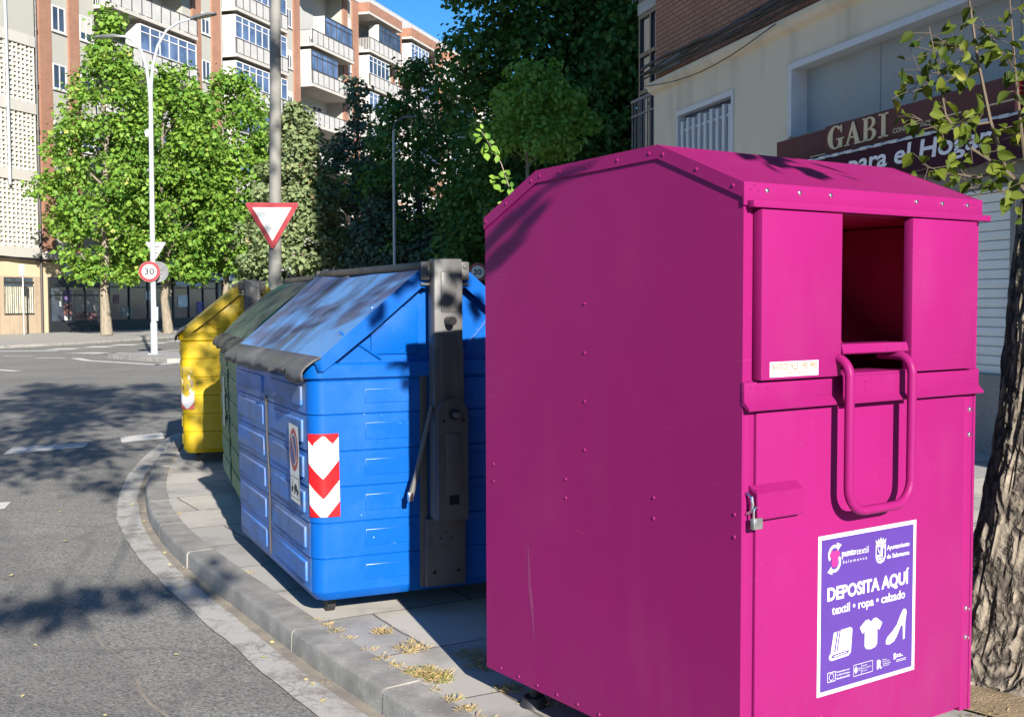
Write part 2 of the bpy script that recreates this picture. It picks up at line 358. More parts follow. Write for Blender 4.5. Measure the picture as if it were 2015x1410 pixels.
M['leaf_near'] = leafmat('leaf_near', (0.030, 0.060, 0.008), (0.175, 0.215, 0.025), (0.28, 0.28, 0.05), 0.45, 0.6)
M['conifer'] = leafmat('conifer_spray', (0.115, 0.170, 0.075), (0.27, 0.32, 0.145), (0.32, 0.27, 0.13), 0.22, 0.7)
M['conifer_shaded'] = leafmat('conifer_shaded', (0.05, 0.09, 0.062), (0.10, 0.155, 0.10), None, 0.12, 0.7)  # darker conifer copy, with shade from the right building mixed into its colour
M['bark'] = barkmat('tree_bark', (0.040, 0.032, 0.025), (0.31, 0.26, 0.20), 1.0)
M['bark_far'] = barkmat('smooth_bark', (0.16, 0.135, 0.10), (0.34, 0.29, 0.22))
M['bark_dark'] = barkmat('dark_bark', (0.05, 0.042, 0.034), (0.13, 0.11, 0.09))
M['twig'] = plain('twig', (0.10, 0.075, 0.05), 0.8)
M['lampgrey'] = plain('lamp_paint', (0.36, 0.39, 0.41), 0.4, var=0.05)
M['lamphead'] = plain('lamp_head_grey', (0.10, 0.105, 0.11), 0.45)
M['lampglass'] = glassmat('lamp_lens', (0.30, 0.30, 0.28), 0.2)
M['concrete'] = plain('concrete_pole', (0.20, 0.197, 0.18), 0.8, var=0.15, scale=5, bmp=0.2, fine=0.25)
M['signback'] = plain('sign_back', (0.19, 0.195, 0.205), 0.45, 0.3)
M['brick_right'] = brickmat('brown_brick', (0.40, 0.165, 0.090), (0.47, 0.215, 0.12), (0.16, 0.09, 0.065), 0.255, 0.075, 0.012)
M['brick_left'] = brickmat('orange_brick', (0.28, 0.125, 0.072), (0.33, 0.155, 0.095), (0.30, 0.19, 0.14), 0.25, 0.07, 0.010)
M['stucco'] = stuccomat('cream_stucco', (0.75, 0.625, 0.455))
M['pale'] = stuccomat('pale_render', (0.345, 0.34, 0.30), (0.32, 0.31, 0.27), 0.25)
M['palewarm'] = stuccomat('warm_render', (0.55, 0.45, 0.30), (0.3, 0.24, 0.16), 0.3)
M['slabconc'] = stuccomat('slab_concrete', (0.44, 0.42, 0.38), (0.22, 0.21, 0.19), 0.3)
M['greywall'] = stuccomat('grey_loggia_wall', (0.40, 0.40, 0.38), (0.25, 0.25, 0.24), 0.25)
M['granitewall'] = plain('granite_cladding', (0.30, 0.295, 0.28), 0.8, var=0.12, scale=2, bmp=0.2, fine=0.5)
M['stoneclad'] = pavingmat('stone_cladding', 0, (0.46, 0.36, 0.25), (0.40, 0.31, 0.215), (0.22, 0.17, 0.12), 0.6, 0.35, 0.2)
M['greyshut'] = plain('grey_blind', (0.30, 0.32, 0.32), 0.6, var=0.12, scale=1.5)
M['whiteshut'] = plain('white_shutter', (0.72, 0.74, 0.73), 0.55, var=0.06, scale=3)
M['whitebar'] = plain('white_metal', (0.52, 0.54, 0.57), 0.45, var=0.05)
M['maroon'] = plain('maroon_board', (0.135, 0.050, 0.046), 0.7, var=0.1, scale=3, spec=0.12)
M['darkmaroon'] = plain('dark_awning', (0.055, 0.020, 0.030), 0.9, var=0.12, scale=4, spec=0.08)
M['gold'] = plain('gold_lettering', (0.62, 0.48, 0.29), 0.4, 0.0, 0.06)
M['letterwhite'] = plain('white_lettering', (0.78, 0.75, 0.78), 0.5, var=0.05)
M['cable'] = plain('black_cable', (0.015, 0.015, 0.016), 0.5)
M['dkframe'] = plain('dark_frame', (0.045, 0.04, 0.038), 0.45)
M['glass'] = glassmat('dark_glass', (0.022, 0.030, 0.045))
M['glassblue'] = glassmat('blue_glass', (0.05, 0.075, 0.13))
M['whiteframe'] = plain('white_frame', (0.54, 0.54, 0.53), 0.5, var=0.04)
M['railpanel'] = plain('white_rail_panel', (0.44, 0.43, 0.405), 0.55, var=0.08, scale=2)
M['raildark'] = plain('dark_rail', (0.06, 0.06, 0.065), 0.5)
M['curtain'] = plain('curtain_cloth', (0.50, 0.48, 0.38), 0.9, var=0.15, scale=5)
M['shopdark'] = plain('dark_shopfront', (0.020, 0.021, 0.023), 0.5)
M['shopred'] = plain('red_shop_board', (0.16, 0.022, 0.02), 0.5)
M['poster1'] = plain('violet_card', (0.20, 0.14, 0.34), 0.6, var=0.6, scale=4)
M['poster2'] = plain('rose_card', (0.30, 0.14, 0.13), 0.6, var=0.6, scale=4)
M['grout'] = plain('lattice_pale', (0.56, 0.54, 0.46), 0.85, var=0.1, scale=3)
M['bluerail'] = plain('blue_grey_rail', (0.10, 0.115, 0.15), 0.5)

# ---------------------------------------------------------------- mesh builder
class G:
    def __init__(s): s.bm = bmesh.new()
    def v(s, p): return s.bm.verts.new(p)
    def face(s, pts, mi=0):
        f = s.bm.faces.new([s.bm.verts.new(p) for p in pts]); f.material_index = mi; return f
    def add(s, verts, faces, mi=0, T=None):
        vs = [s.bm.verts.new(T @ Vector(p) if T else p) for p in verts]
        for f in faces:
            try:
                q = s.bm.faces.new([vs[i] for i in f]); q.material_index = mi
            except ValueError: pass
    def box(s, x0, y0, z0, x1, y1, z1, mi=0, bev=0.0, T=None, seg=2):
        if x0 > x1: x0, x1 = x1, x0
        if y0 > y1: y0, y1 = y1, y0
        if z0 > z1: z0, z1 = z1, z0
        if bev <= 0:
            P = [(x0, y0, z0), (x1, y0, z0), (x1, y1, z0), (x0, y1, z0), (x0, y0, z1), (x1, y0, z1), (x1, y1, z1), (x0, y1, z1)]
            s.add(P, [(0, 3, 2, 1), (4, 5, 6, 7), (0, 1, 5, 4), (1, 2, 6, 5), (2, 3, 7, 6), (3, 0, 4, 7)], mi, T); return
        t = bmesh.new(); bmesh.ops.create_cube(t, size=1)
        for q in t.verts: q.co = Vector(((x0 + x1) / 2 + q.co.x * (x1 - x0), (y0 + y1) / 2 + q.co.y * (y1 - y0), (z0 + z1) / 2 + q.co.z * (z1 - z0)))
        b = min(bev, 0.49 * min(x1 - x0, y1 - y0, z1 - z0))
        bmesh.ops.bevel(t, geom=t.edges[:], offset=b, segments=seg, profile=0.5, affect='EDGES')
        s.merge(t, mi, T)
    def merge(s, t, mi=0, T=None):
        t.verts.index_update()
        s.add([q.co.copy() for q in t.verts], [[q.index for q in f.verts] for f in t.faces], mi, T); t.free()
    def prism(s, poly, axis, t0, t1, mi=0, T=None):
        """poly in the two other axes (x: (y,z); y: (x,z); z: (x,y)), extruded along axis"""
        def P(a, b, t): return {'x': (t, a, b), 'y': (a, t, b), 'z': (a, b, t)}[axis]
        n = len(poly)
        vs = [P(a, b, t0) for a, b in poly] + [P(a, b, t1) for a, b in poly]
        fs = [tuple(range(n)), tuple(range(2 * n - 1, n - 1, -1))] + [(i, i + n, (i + 1) % n + n, (i + 1) % n) for i in range(n)]
        s.add(vs, fs, mi, T)
    def tube(s, pts, r, n=10, mi=0, cap=True):
        pts = [Vector(p) for p in pts]; k = len(pts)
        rs = r if isinstance(r, (list, tuple)) else [r] * k
        rings = []; up = None
        for i, p in enumerate(pts):
            d = (pts[min(i + 1, k - 1)] - pts[max(i - 1, 0)]).normalized()
            if up is None:
                up = Vector((0, 0, 1)) if abs(d.z) < 0.9 else Vector((1, 0, 0))
            a = d.cross(up)
            if a.length < 1e-5: a = d.cross(Vector((0.3, 0.8, 0.5)))
            a.normalize(); b = d.cross(a).normalized(); up = a.cross(d).normalized() * 1.0
            rings.append([s.bm.verts.new(p + (a * math.cos(2 * math.pi * j / n) + b * math.sin(2 * math.pi * j / n)) * rs[i]) for j in range(n)])
        for i in range(k - 1):
            for j in range(n):
                f = s.bm.faces.new([rings[i][j], rings[i][(j + 1) % n], rings[i + 1][(j + 1) % n], rings[i + 1][j]]); f.material_index = mi
        if cap:
            for rg in (rings[0], rings[-1]):
                f = s.bm.faces.new(rg); f.material_index = mi
    def dome(s, c, nrm, r, mi=0, flat=0.6, n=8):
        c = Vector(c); nrm = Vector(nrm).normalized()
        a = nrm.orthogonal().normalized(); b = nrm.cross(a)
        rings = []
        for k in range(3):
            t = k / 3 * math.pi / 2
            rings.append([s.bm.verts.new(c + (a * math.cos(2 * math.pi * j / n) + b * math.sin(2 * math.pi * j / n)) * r * math.cos(t) + nrm * r * flat * math.sin(t)) for j in range(n)])
        top = s.bm.verts.new(c + nrm * r * flat)
        for k in range(2):
            for j in range(n):
                f = s.bm.faces.new([rings[k][j], rings[k][(j + 1) % n], rings[k + 1][(j + 1) % n], rings[k + 1][j]]); f.material_index = mi
        for j in range(n):
            f = s.bm.faces.new([rings[2][j], rings[2][(j + 1) % n], top]); f.material_index = mi
    def grid(s, rows, mi=0, closed=False):
        vs = [[s.bm.verts.new(p) for p in r] for r in rows]
        for i in range(len(vs) - 1):
            m_ = len(vs[i])
            for j in range(m_ if closed else m_ - 1):
                f = s.bm.faces.new([vs[i][j], vs[i][(j + 1) % m_], vs[i + 1][(j + 1) % m_], vs[i + 1][j]]); f.material_index = mi
        return vs
    def obj(s, name, mats, parent=None, smooth=True, ang=32, recalc=True):
        if recalc: bmesh.ops.recalc_face_normals(s.bm, faces=s.bm.faces[:])
        me = bpy.data.meshes.new(name); s.bm.to_mesh(me); s.bm.free()
        for mm in (mats if isinstance(mats, (list, tuple)) else [mats]): me.materials.append(M[mm])
        if smooth and len(me.polygons):
            me.polygons.foreach_set('use_smooth', [True] * len(me.polygons)); me.set_sharp_from_angle(angle=R(ang))
        o = bpy.data.objects.new(name, me); COL.objects.link(o)
        if parent: o.parent = parent
        return o

def tag(o, label, cat, group=None, kind=None):
    if label: o['label'] = label
    if cat: o['category'] = cat
    if group: o['group'] = group
    if kind: o['kind'] = kind
    return o

def thing(name, label, cat, loc=(0, 0, 0), rz=0.0, group=None):
    o = bpy.data.objects.new(name, None); COL.objects.link(o)
    o.empty_display_size = 0.2
    o.location = loc; o.rotation_euler = (0, 0, rz)
    return tag(o, label, cat, group)

def struct(o): o['kind'] = 'structure'; return o

def text_geo(s, bold=0.0, extrude=0.0, spacing=1.0, res=3):
    c = bpy.data.curves.new('lettering', 'FONT'); c.body = s; c.offset = bold; c.extrude = extrude; c.space_character = spacing; c.resolution_u = res
    c.fill_mode = 'BOTH' if extrude else 'FRONT'
    o = bpy.data.objects.new('lettering', c); COL.objects.link(o)
    dg = bpy.context.evaluated_depsgraph_get(); dg.update()
    me = bpy.data.meshes.new_from_object(o.evaluated_get(dg))
    V = [v.co.copy() for v in me.vertices]; Fc = [list(p.vertices) for p in me.polygons]
    bpy.data.objects.remove(o); bpy.data.curves.remove(c); bpy.data.meshes.remove(me)
    return V, Fc

def put_text(g, s, x0, z0, x1, z1, y, mi, bold=0.0, spacing=1.0, shear=0.0, ext=0.0, cap_only=None, fmap=None):
    """letters fitted to a rectangle in the XZ plane, facing -Y; cap_only: text whose height sets the scale"""
    V, Fc = text_geo(s, bold, 0.0, spacing)
    if cap_only:
        V2, _ = text_geo(cap_only, bold); zs = [v.y for v in V2]
    else: zs = [v.y for v in V]
    xs = [v.x for v in V]
    ax = (x1 - x0) / (max(xs) - min(xs)); az = (z1 - z0) / (max(zs) - min(zs))
    mx, mz = min(xs), min(zs)
    fm = fmap or (lambda a, b: (a, y, b))
    pts = [(x0 + (v.x - mx) * ax + shear * (v.y - mz) * az, z0 + (v.y - mz) * az) for v in V]
    g.add([fm(a, b) for a, b in pts], Fc, mi)
    if ext:
        g.add([(p[0], p[1] + ext, p[2]) for p in (fm(a, b) for a, b in pts)], Fc, mi)

def flat(g, pts, y, mi, fmap=None):
    fm = fmap or (lambda a, b: (a, y, b))
    g.face([fm(a, b) for a, b in pts], mi)

def ring(cx, cz, rx, rz, n=28, a0=0, a1=360):
    return [(cx + rx * math.cos(R(a0 + (a1 - a0) * i / n)), cz + rz * math.sin(R(a0 + (a1 - a0) * i / n))) for i in range(n + (0 if a1 - a0 == 360 else 1))]

# ---------------------------------------------------------------- leaves
LEAF6 = np.array([(0, 0, 0), (0.30, 0.28, 0.06), (0.34, 0.58, 0.03), (0, 1, -0.06), (-0.34, 0.58, 0.03), (-0.30, 0.28, 0.06)])
LEAF10 = np.array([(0, 0, 0), (0.14, 0.07, 0.06), (0.28, 0.24, 0.15), (0.33, 0.45, 0.15), (0.26, 0.68, 0.04), (0.10, 0.88, -0.13), (0.03, 1.05, -0.26), (-0.10, 0.88, -0.15), (-0.27, 0.68, 0.0), (-0.34, 0.45, 0.10), (-0.27, 0.24, 0.12), (-0.14, 0.07, 0.05)])
LEAF4 = np.array([(0, 0, 0), (0.42, 0.5, 0.08), (0, 1, -0.05), (-0.42, 0.5, 0.08)])
def leaf_mesh(name, pos, nrm, size, mat, parent=None, shape=LEAF4, seed=1, tint=None, droop=0.25):
    rg = np.random.default_rng(seed); n = len(pos)
    nrm = nrm / (np.linalg.norm(nrm, axis=1, keepdims=True) + 1e-9)
    t = rg.normal(size=(n, 3)); t[:, 2] -= droop * 2
    t -= nrm * np.sum(t * nrm, axis=1, keepdims=True); t /= (np.linalg.norm(t, axis=1, keepdims=True) + 1e-9)
    b = np.cross(t, nrm)
    sz = size * rg.uniform(0.65, 1.35, n)
    k = len(shape)
    V = (pos[:, None, :] + sz[:, None, None] * (b[:, None, :] * shape[None, :, 0:1] + t[:, None, :] * shape[None, :, 1:2] + nrm[:, None, :] * shape[None, :, 2:3])).reshape(-1, 3)
    if k == 4: tri = np.array([(0, 1, 2), (0, 2, 3)])
    elif k == 6: tri = np.array([(0, 1, 2), (0, 2, 3), (0, 3, 4), (0, 4, 5)])
    else: tri = np.array([(0, i, i + 1) for i in range(1, k - 1)])
    Fc = (np.arange(n)[:, None, None] * k + tri[None]).reshape(-1, 3)
    me = bpy.data.meshes.new(name)
    me.vertices.add(len(V)); me.vertices.foreach_set('co', V.ravel())
    me.loops.add(Fc.size); me.loops.foreach_set('vertex_index', Fc.ravel().astype(np.int32))
    me.polygons.add(len(Fc)); me.polygons.foreach_set('loop_start', np.arange(0, Fc.size, 3, dtype=np.int32))
    me.update(calc_edges=True); me.validate()
    a = me.attributes.new('tint', 'FLOAT', 'FACE')
    tn = rg.random(n) if tint is None else tint
    a.data.foreach_set('value', np.repeat(tn, len(tri)).astype(np.float32))
    me.materials.append(M[mat])
    o = bpy.data.objects.new(name, me); COL.objects.link(o)
    if parent: o.parent = parent
    return o

def clumps(rg, n_cl, env, per, r0, r1, flatten=0.75, shell=0.55):
    """leaf positions and normals grouped in clumps; env(rg) gives a clump centre"""
    P, N, T = [], [], []
    for _ in range(n_cl):
        c = env(rg); r = rg.uniform(r0, r1); k = int(per * (r / r1) ** 2)
        d = rg.normal(size=(k, 3)); d /= np.linalg.norm(d, axis=1, keepdims=True)
        rad = r * (shell + (1 - shell) * rg.random(k)) ** 0.8 * rg.uniform(0.6, 1.15, k)
        p = c + d * rad[:, None] * np.array([1, 1, flatten])
        nn = d * 0.7 + rg.normal(size=(k, 3)) * 0.45; nn[:, 2] += 0.55
        P.append(p); N.append(nn); T.append(np.clip(rg.normal(rg.uniform(0.3, 0.6), 0.2, k), 0, 1) * 0.92)
    P, N, T = np.concatenate(P), np.concatenate(N), np.concatenate(T)
    T[rg.random(len(T)) < 0.02] = 0.97
    return P, N, T

def limbs(g, base, top, r, n_br, spread, rg, zlo=0.35, droop=0.0, mi=0, nseg=7, sub=2):
    """tapered trunk with limbs"""
    b, t = np.array(base, float), np.array(top, float)
    pts, rs = [], []
    for i in range(nseg + 1):
        f = i / nseg
        p = b + (t - b) * f
        if 0 < i: p = p + np.array([rg.normal() * 0.06, rg.normal() * 0.06, 0]) * np.linalg.norm(t - b) * 0.12
        pts.append(p); rs.append(r * ((1 - f) ** 0.8 * 0.9 + 0.1) * (1.35 if i == 0 else 1))
    g.tube([tuple(p) for p in pts], rs, 10, mi)
    for k in range(n_br):
        f = zlo + (0.95 - zlo) * (k + rg.random() * 0.8) / n_br
        i = min(int(f * nseg), nseg - 1); q = pts[i] + (pts[i + 1] - pts[i]) * (f * nseg - i)
        a = k * 2.4 + rg.normal() * 0.4; L = spread * (1.05 - 0.6 * f) * rg.uniform(0.7, 1.1)
        e = q + np.array([math.cos(a) * L, math.sin(a) * L, L * (0.65 - droop) * rg.uniform(0.6, 1.2)])
        mid = (q + e) / 2 + np.array([0, 0, 0.1 * L])
        rr = r * 0.42 * (1.1 - f)
        g.tube([tuple(q), tuple(mid), tuple(e)], [rr, rr * 0.7, rr * 0.25], 6, mi)
        for s_ in range(sub):
            h = mid + (e - mid) * rg.random(); a2 = a + rg.normal() * 0.9
            e2 = h + np.array([math.cos(a2), math.sin(a2), 0.5]) * L * 0.4
            g.tube([tuple(h), tuple(e2)], [rr * 0.4, rr * 0.12], 5, mi)

# ================================================================ GROUND
ROAD_Z = -0.10
g = G(); n_ = 1
g.face([(-600, -300, ROAD_Z), (600, -300, ROAD_Z), (600, 900, ROAD_Z), (-600, 900, ROAD_Z)])
struct(g.obj('road', 'asphalt', smooth=False))

KT = [(6.6, -7.0), (4.4, -3.55), (2.75, -0.9), (1.2, 1.6), (0.4, 2.9), (-0.34, 4.13), (-0.62, 4.57), (-0.92, 5.04), (-1.22, 5.55), (-1.54, 6.1), (-1.86, 6.66), (-2.25, 7.4), (-2.61, 8.19), (-2.93, 9.05), (-3.2, 9.95), (-3.47, 11.05), (-3.72, 12.42), (-3.92, 14.0), (-3.85, 15.6), (-3.2, 17.0), (-1.9, 17.9), (0.2, 18.5), (3.5, 19.1), (12, 20.5), (30, 24)]
def catmull(P, per=6):
    out = []
    for i in range(len(P) - 1):
        p0, p1, p2, p3 = (np.array(P[max(0, min(len(P) - 1, i + d))], float) for d in (-1, 0, 1, 2))
        for k in range(per):
            t = k / per
            out.append(0.5 * ((2 * p1) + (-p0 + p2) * t + (2 * p0 - 5 * p1 + 4 * p2 - p3) * t * t + (-p0 + 3 * p1 - 3 * p2 + p3) * t ** 3))
    out.append(np.array(P[-1], float)); return out
KC = catmull(KT)
def resample(P, step):
    d = [0]
    for a, b in zip(P, P[1:]): d.append(d[-1] + float(np.linalg.norm(b - a)))
    n = int(d[-1] / step); xs = np.linspace(0, d[-1], n + 1)
    A = np.array(P); return np.stack([np.interp(xs, d, A[:, 0]), np.interp(xs, d, A[:, 1])], 1)
KC = resample(KC, 0.12)
def offset_line(P, o):
    t = np.gradient(P, axis=0); t /= np.linalg.norm(t, axis=1, keepdims=True)
    nr = np.stack([t[:, 1], -t[:, 0]], 1)      # to the right of travel: into the pavement
    return P + nr * o if np.isscalar(o) else P + nr * o[:, None]
# kerb stones: each about 0.95 m, slightly uneven, rounded nose, tight joints
g = G(); per = 8; KW = 0.165; tl = g.bm.faces.layers.float.new('tint')
for i0 in range(0, len(KC) - per, per):
    seg = KC[i0:i0 + per + 1].copy(); jit = rnd.uniform(-0.006, 0.006); jz = rnd.uniform(-0.005, 0.005)
    d0 = (seg[1] - seg[0]); d1 = (seg[-1] - seg[-2])
    seg[0] += d0 * 0.035; seg[-1] -= d1 * 0.035
    rows = []
    for (o, z) in ((0.0, ROAD_Z - 0.05), (0.004, -0.016 + jz), (0.008, -0.006 + jz), (0.016, 0.002 + jz), (0.024, 0.004 + jz), (KW, 0.006 + jz), (KW, -0.1)):
        ln = offset_line(seg, o + jit)
        rows.append([(ln[k][0], ln[k][1], z + mnoise.noise(Vector((ln[k][0] * 5, ln[k][1] * 5, o * 9))) * 0.004) for k in range(len(ln))])
    vs = g.grid(rows)
    for e in (0, -1): g.bm.faces.new([r[e] for r in vs])
    tone = rnd.random()
    for f in g.bm.faces:
        if f[tl] == 0.0: f[tl] = 0.02 + tone
struct(g.obj('kerb', 'kerb', ang=28))
# joint fill under the kerb gaps
# pavement sheet
inn = offset_line(KC, KW - 0.01)
g = G()
g.face([(p[0], p[1], 0.0) for p in inn] + [(60, 24, 0.0), (60, -30, 0.0), (14, -30, 0.0)])
bmesh.ops.triangulate(g.bm, faces=g.bm.faces[:])
struct(g.obj('pavement', 'paving', smooth=False))
# gutter: painted band and dusty strip along the kerb
def band(name, o0, o1, z, mat, i0=0, i1=None, wob=0.0):
    i1 = i1 or len(KC)
    P = KC[i0:i1]; g = G(); rows = []
    for kk, o in enumerate((o0, o1)):
        w = np.array([mnoise.noise(Vector((p[0] * 2.3, p[1] * 2.3, kk * 7.0))) * wob + mnoise.noise(Vector((p[0] * 9, p[1] * 9, kk * 3.0))) * wob * 0.5 for p in P])
        L = offset_line(P, o + w); rows.append([(a, b, z) for a, b in L])
    g.grid(rows)
    return struct(g.obj(name, mat, smooth=False))
iend = int(np.argmin(np.abs(KC[:, 1] - 14.2)))
band('gutter_dust', -0.075, 0.008, ROAD_Z + 0.004, 'dust', 0, iend + 20, 0.018)
band('gutter_line', -0.215, -0.058, ROAD_Z + 0.008, 'gutterpaint', 0, iend, 0.012)
# road markings
g = G()
def quadm(pts): g.face([(x * 0.982, y * 0.982, ROAD_Z + 0.006) for x, y in pts])
quadm([(-5.52, 12.30), (-4.86, 12.92), (-4.98, 13.36), (-5.68, 12.92)])
quadm([(-4.58, 13.32), (-4.20, 13.72), (-4.42, 14.35), (-4.78, 13.86)])
quadm([(-4.45, 8.85), (-4.06, 9.05), (-4.15, 9.38), (-4.5, 9.25)])
def stripe(a, b, w):
    a, b = np.array(a), np.array(b); d = (b - a) / np.linalg.norm(b - a); nn = np.array([-d[1], d[0]]) * w / 2
    quadm([tuple(a - nn), tuple(b - nn), tuple(b + nn), tuple(a + nn)])
stripe((-19.5, 37.9), (-15.3, 38.5), 0.55)
for c in ((-15.65, 39.9), (-15.05, 41.7), (-14.7, 43.5), (-14.2, 45.5), (-13.8, 47.5)):
    quadm([(c[0] - 0.42, c[1] - 0.75), (c[0] + 0.42, c[1] - 0.55), (c[0] + 0.36, c[1] + 0.75), (c[0] - 0.48, c[1] + 0.55)])
quadm([(-14.4, 36.6), (-12.7, 35.9), (-12.4, 36.3), (-13.6, 37.3)]); stripe((-13.0, 36.0), (-11.1, 39.2), 0.3)
for a, b in (((-15.5, 34.7), (-14.5, 34.6)), ((-14.1, 33.7), (-13.15, 33.6)), ((-12.8, 33.4), (-11.9, 32.0)), ((-11.9, 32.0), (-9.25, 29.75)), ((-9.25, 29.75), (-8.9, 31.5)), ((-13.6, 28.6), (-11.8, 27.2)), ((-11.5, 40), (-10.2, 46))):
    stripe(a, b, 0.28)
struct(g.obj('road_marking', 'roadwhite', smooth=False))
# old tar seam with pale grit across the near road
g = G()
pth = [(-2.30 + 0.03 * math.sin(i * 1.3) + i * 0.096, 5.97 - i * 0.16, ROAD_Z + 0.003) for i in range(14)]
for i in range(13):
    if i % 4 == 2: continue
    a, b = pth[i], pth[i + 1]; w = 0.006 + 0.004 * rnd.random()
    g.face([(a[0] - w, a[1], a[2]), (b[0] - w, b[1], b[2]), (b[0] + w, b[1], b[2]), (a[0] + w, a[1], a[2])])
struct(g.obj('road_seam', 'dust', smooth=False))
# far pavement before the shops, with its kerb
FK = [(-30, 22), (-24, 29), (-20, 35.5), (-17.9, 39.9), (-16.5, 43.9), (-15.6, 48.3), (-14.4, 54), (-12.4, 62), (-9, 74), (2, 110), (12, 140)]
fk = resample(catmull(FK), 0.5)
g = G(); fin = offset_line(fk, -0.3)
g.grid([[(a, b, ROAD_Z - 0.02) for a, b in fk], [(a, b, -0.02) for a, b in offset_line(fk, -0.01)], [(a, b, 0.0) for a, b in offset_line(fk, -0.03)], [(a, b, 0.0) for a, b in fin]])
struct(g.obj('far_kerb', 'kerb', ang=50))
g = G(); g.face([(a, b, -0.002) for a, b in fin] + [(-30, 150, -0.002), (-60, 20, -0.002)])
bmesh.ops.triangulate(g.bm, faces=g.bm.faces[:]); struct(g.obj('far_pavement', 'farpaving', smooth=False))
# planted ground across the side street
g = G(); g.face([(-8.5, 44, -0.06), (-4, 26, -0.06), (40, 30, -0.06), (60, 90, -0.06), (-2, 90, -0.06)])
struct(g.obj('planted_ground', 'soil', smooth=False))
# traffic island under the lamp
isl = [(-11.6, 32.75), (-9.15, 30.25), (-8.3, 30.6), (-7.6, 33.5), (-9.4, 35.4), (-11.3, 34.2)]
g = G()
cen = np.mean(np.array(isl), 0)
def shr(k): return [tuple(cen + (np.array(p) - cen) * k) for p in isl]
rows = [[(a, b, z) for a, b in shr(k)] for k, z in ((1.0, ROAD_Z - 0.02), (0.995, 0.0), (0.98, 0.02), (0.86, 0.02))]
g.grid(rows, 0, True); g.face([(a, b, 0.02) for a, b in shr(0.86)], 1)
struct(g.obj('traffic_island', ['kerb', 'farpaving'], ang=40))
# soil pit round the near tree
g = G(); c0 = (2.08, 4.62)
pit = [(c0[0] + math.cos(a) * r, c0[1] + math.sin(a) * r, 0.012 + 0.03 * (r < 0.5)) for a, r in ((i * 2 * math.pi / 40, 0.62 + 0.1 * mnoise.noise(Vector((math.cos(i * .157) * 2, math.sin(i * .157) * 2, 0)))) for i in range(40))]
cv = g.v((c0[0], c0[1], 0.06)); pv = [g.v(p) for p in pit]
for i in range(40): g.bm.faces.new([pv[i], pv[(i + 1) % 40], cv])
struct(g.obj('tree_pit', 'soil'))

# ================================================================ PINK CLOTHING BANK
BX, BY, BYAW = 0.6541, 3.2350, 0.6021
W, D = 1.117, 1.332
PF_ = [(0.0, 1.858), (0.356, 2.001), (0.995, 1.982), (D, 1.836)]      # roof profile (depth, height)
pk = thing('clothing_bank', 'tall magenta steel clothing donation bank with purple poster beside the kerb', 'clothing bank', (BX, BY, 0), BYAW)
def off_prof(dz): return [(a, b - dz) for a, b in PF_]
# body: side panels, back, floor, front flanges
g = G()
side = [(0.0, 0.12), (D, 0.12), (D, 1.832), (0.995, 1.976), (0.356, 1.995), (0.0, 1.852)]
g.prism(side, 'x', 0.0, 0.012); g.prism(side, 'x', W - 0.012, W)
g.box(0.012, D - 0.012, 0.12, W - 0.012, D - 0.001, 1.83)
g.box(0.012, 0.022, 0.121, W - 0.012, D - 0.012, 0.135)
g.box(0.012, 0.001, 0.122, 0.05, 0.022, 1.20, bev=0.003); g.box(1.057, 0.001, 0.122, W - 0.012, 0.022, 1.20, bev=0.003)
g.box(0.012, 0.004, 1.20, W - 0.012, 0.022, 1.296)
g.box(0.012, 0.001, 1.296, 0.03, 0.05, 1.80); g.box(0.03, 0.006, 1.296, 0.065, 0.02, 1.80); g.box(1.045, 0.006, 1.296, 1.085, 0.02, 1.80); g.box(1.085, 0.001, 1.296, W - 0.012, 0.05, 1.80)
# rivets of the side panel
for w_, z_ in ((0.724, 1.515), (0.724, 1.35), (0.724, 1.187), (0.724, 1.023), (0.724, 1.66)):
    if z_ < 1.6: g.dome((0, w_, z_), (-1, 0, 0), 0.0062)
for w_ in (0.028, 0.375, 0.83, 1.28):
    for z_ in (0.91, 0.845): g.dome((0, w_, z_), (-1, 0, 0), 0.0062)
for k in range(9): g.dome((0, 1.235 - k * 0.118, 0.14), (-1, 0, 0), 0.0064)
for z_ in (0.16, 0.19, 0.23): g.dome((1.08, 0.001, z_), (0, -1, 0), 0.006)
body = g.obj('body', 'pink', pk)
# pale scuff run on the side
g = G()
zs = [0.64, 0.58, 0.50, 0.44, 0.38, 0.31]; wd = [0.003, 0.006, 0.009, 0.011, 0.006, 0.003]; off = [1.055, 1.05, 1.045, 1.035, 1.025, 1.02]
g.grid([[(-0.0008, o - w_, z) for o, w_, z in zip(off, wd, zs)], [(-0.0008, o + w_, z) for o, w_, z in zip(off, wd, zs)]])
g.obj('scuff_mark', 'scuff', pk)
# roof
g = G()
inner = [(a, b - 0.012) for a, b in PF_]
for i in range(3):
    a, b = PF_[i], PF_[i + 1]; c, d = inner[i + 1], inner[i]
    g.prism([a, b, c, d], 'x', -0.006, W + 0.006)
for x0, x1 in ((-0.0065, -0.0006), (W + 0.0006, W + 0.0065)):      # folded-down edge bands
    for i in range(3):
        a, b = PF_[i], PF_[i + 1]
        g.prism([(a[0], a[1] + 0.001), (b[0], b[1] + 0.001), (b[0], b[1] - 0.042), (a[0], a[1] - 0.042)], 'x', x0, x1)
def onband(i, t): a, b = PF_[i], PF_[i + 1]; return (-0.0065, a[0] + (b[0] - a[0]) * t, a[1] + (b[1] - a[1]) * t - 0.022)
for i, t in ((0, .10), (0, .52), (0, .93), (1, .06), (1, .30), (1, .55), (1, .78), (1, .96), (2, .08), (2, .55), (2, .95)): g.dome(onband(i, t), (-1, 0, 0), 0.0064)
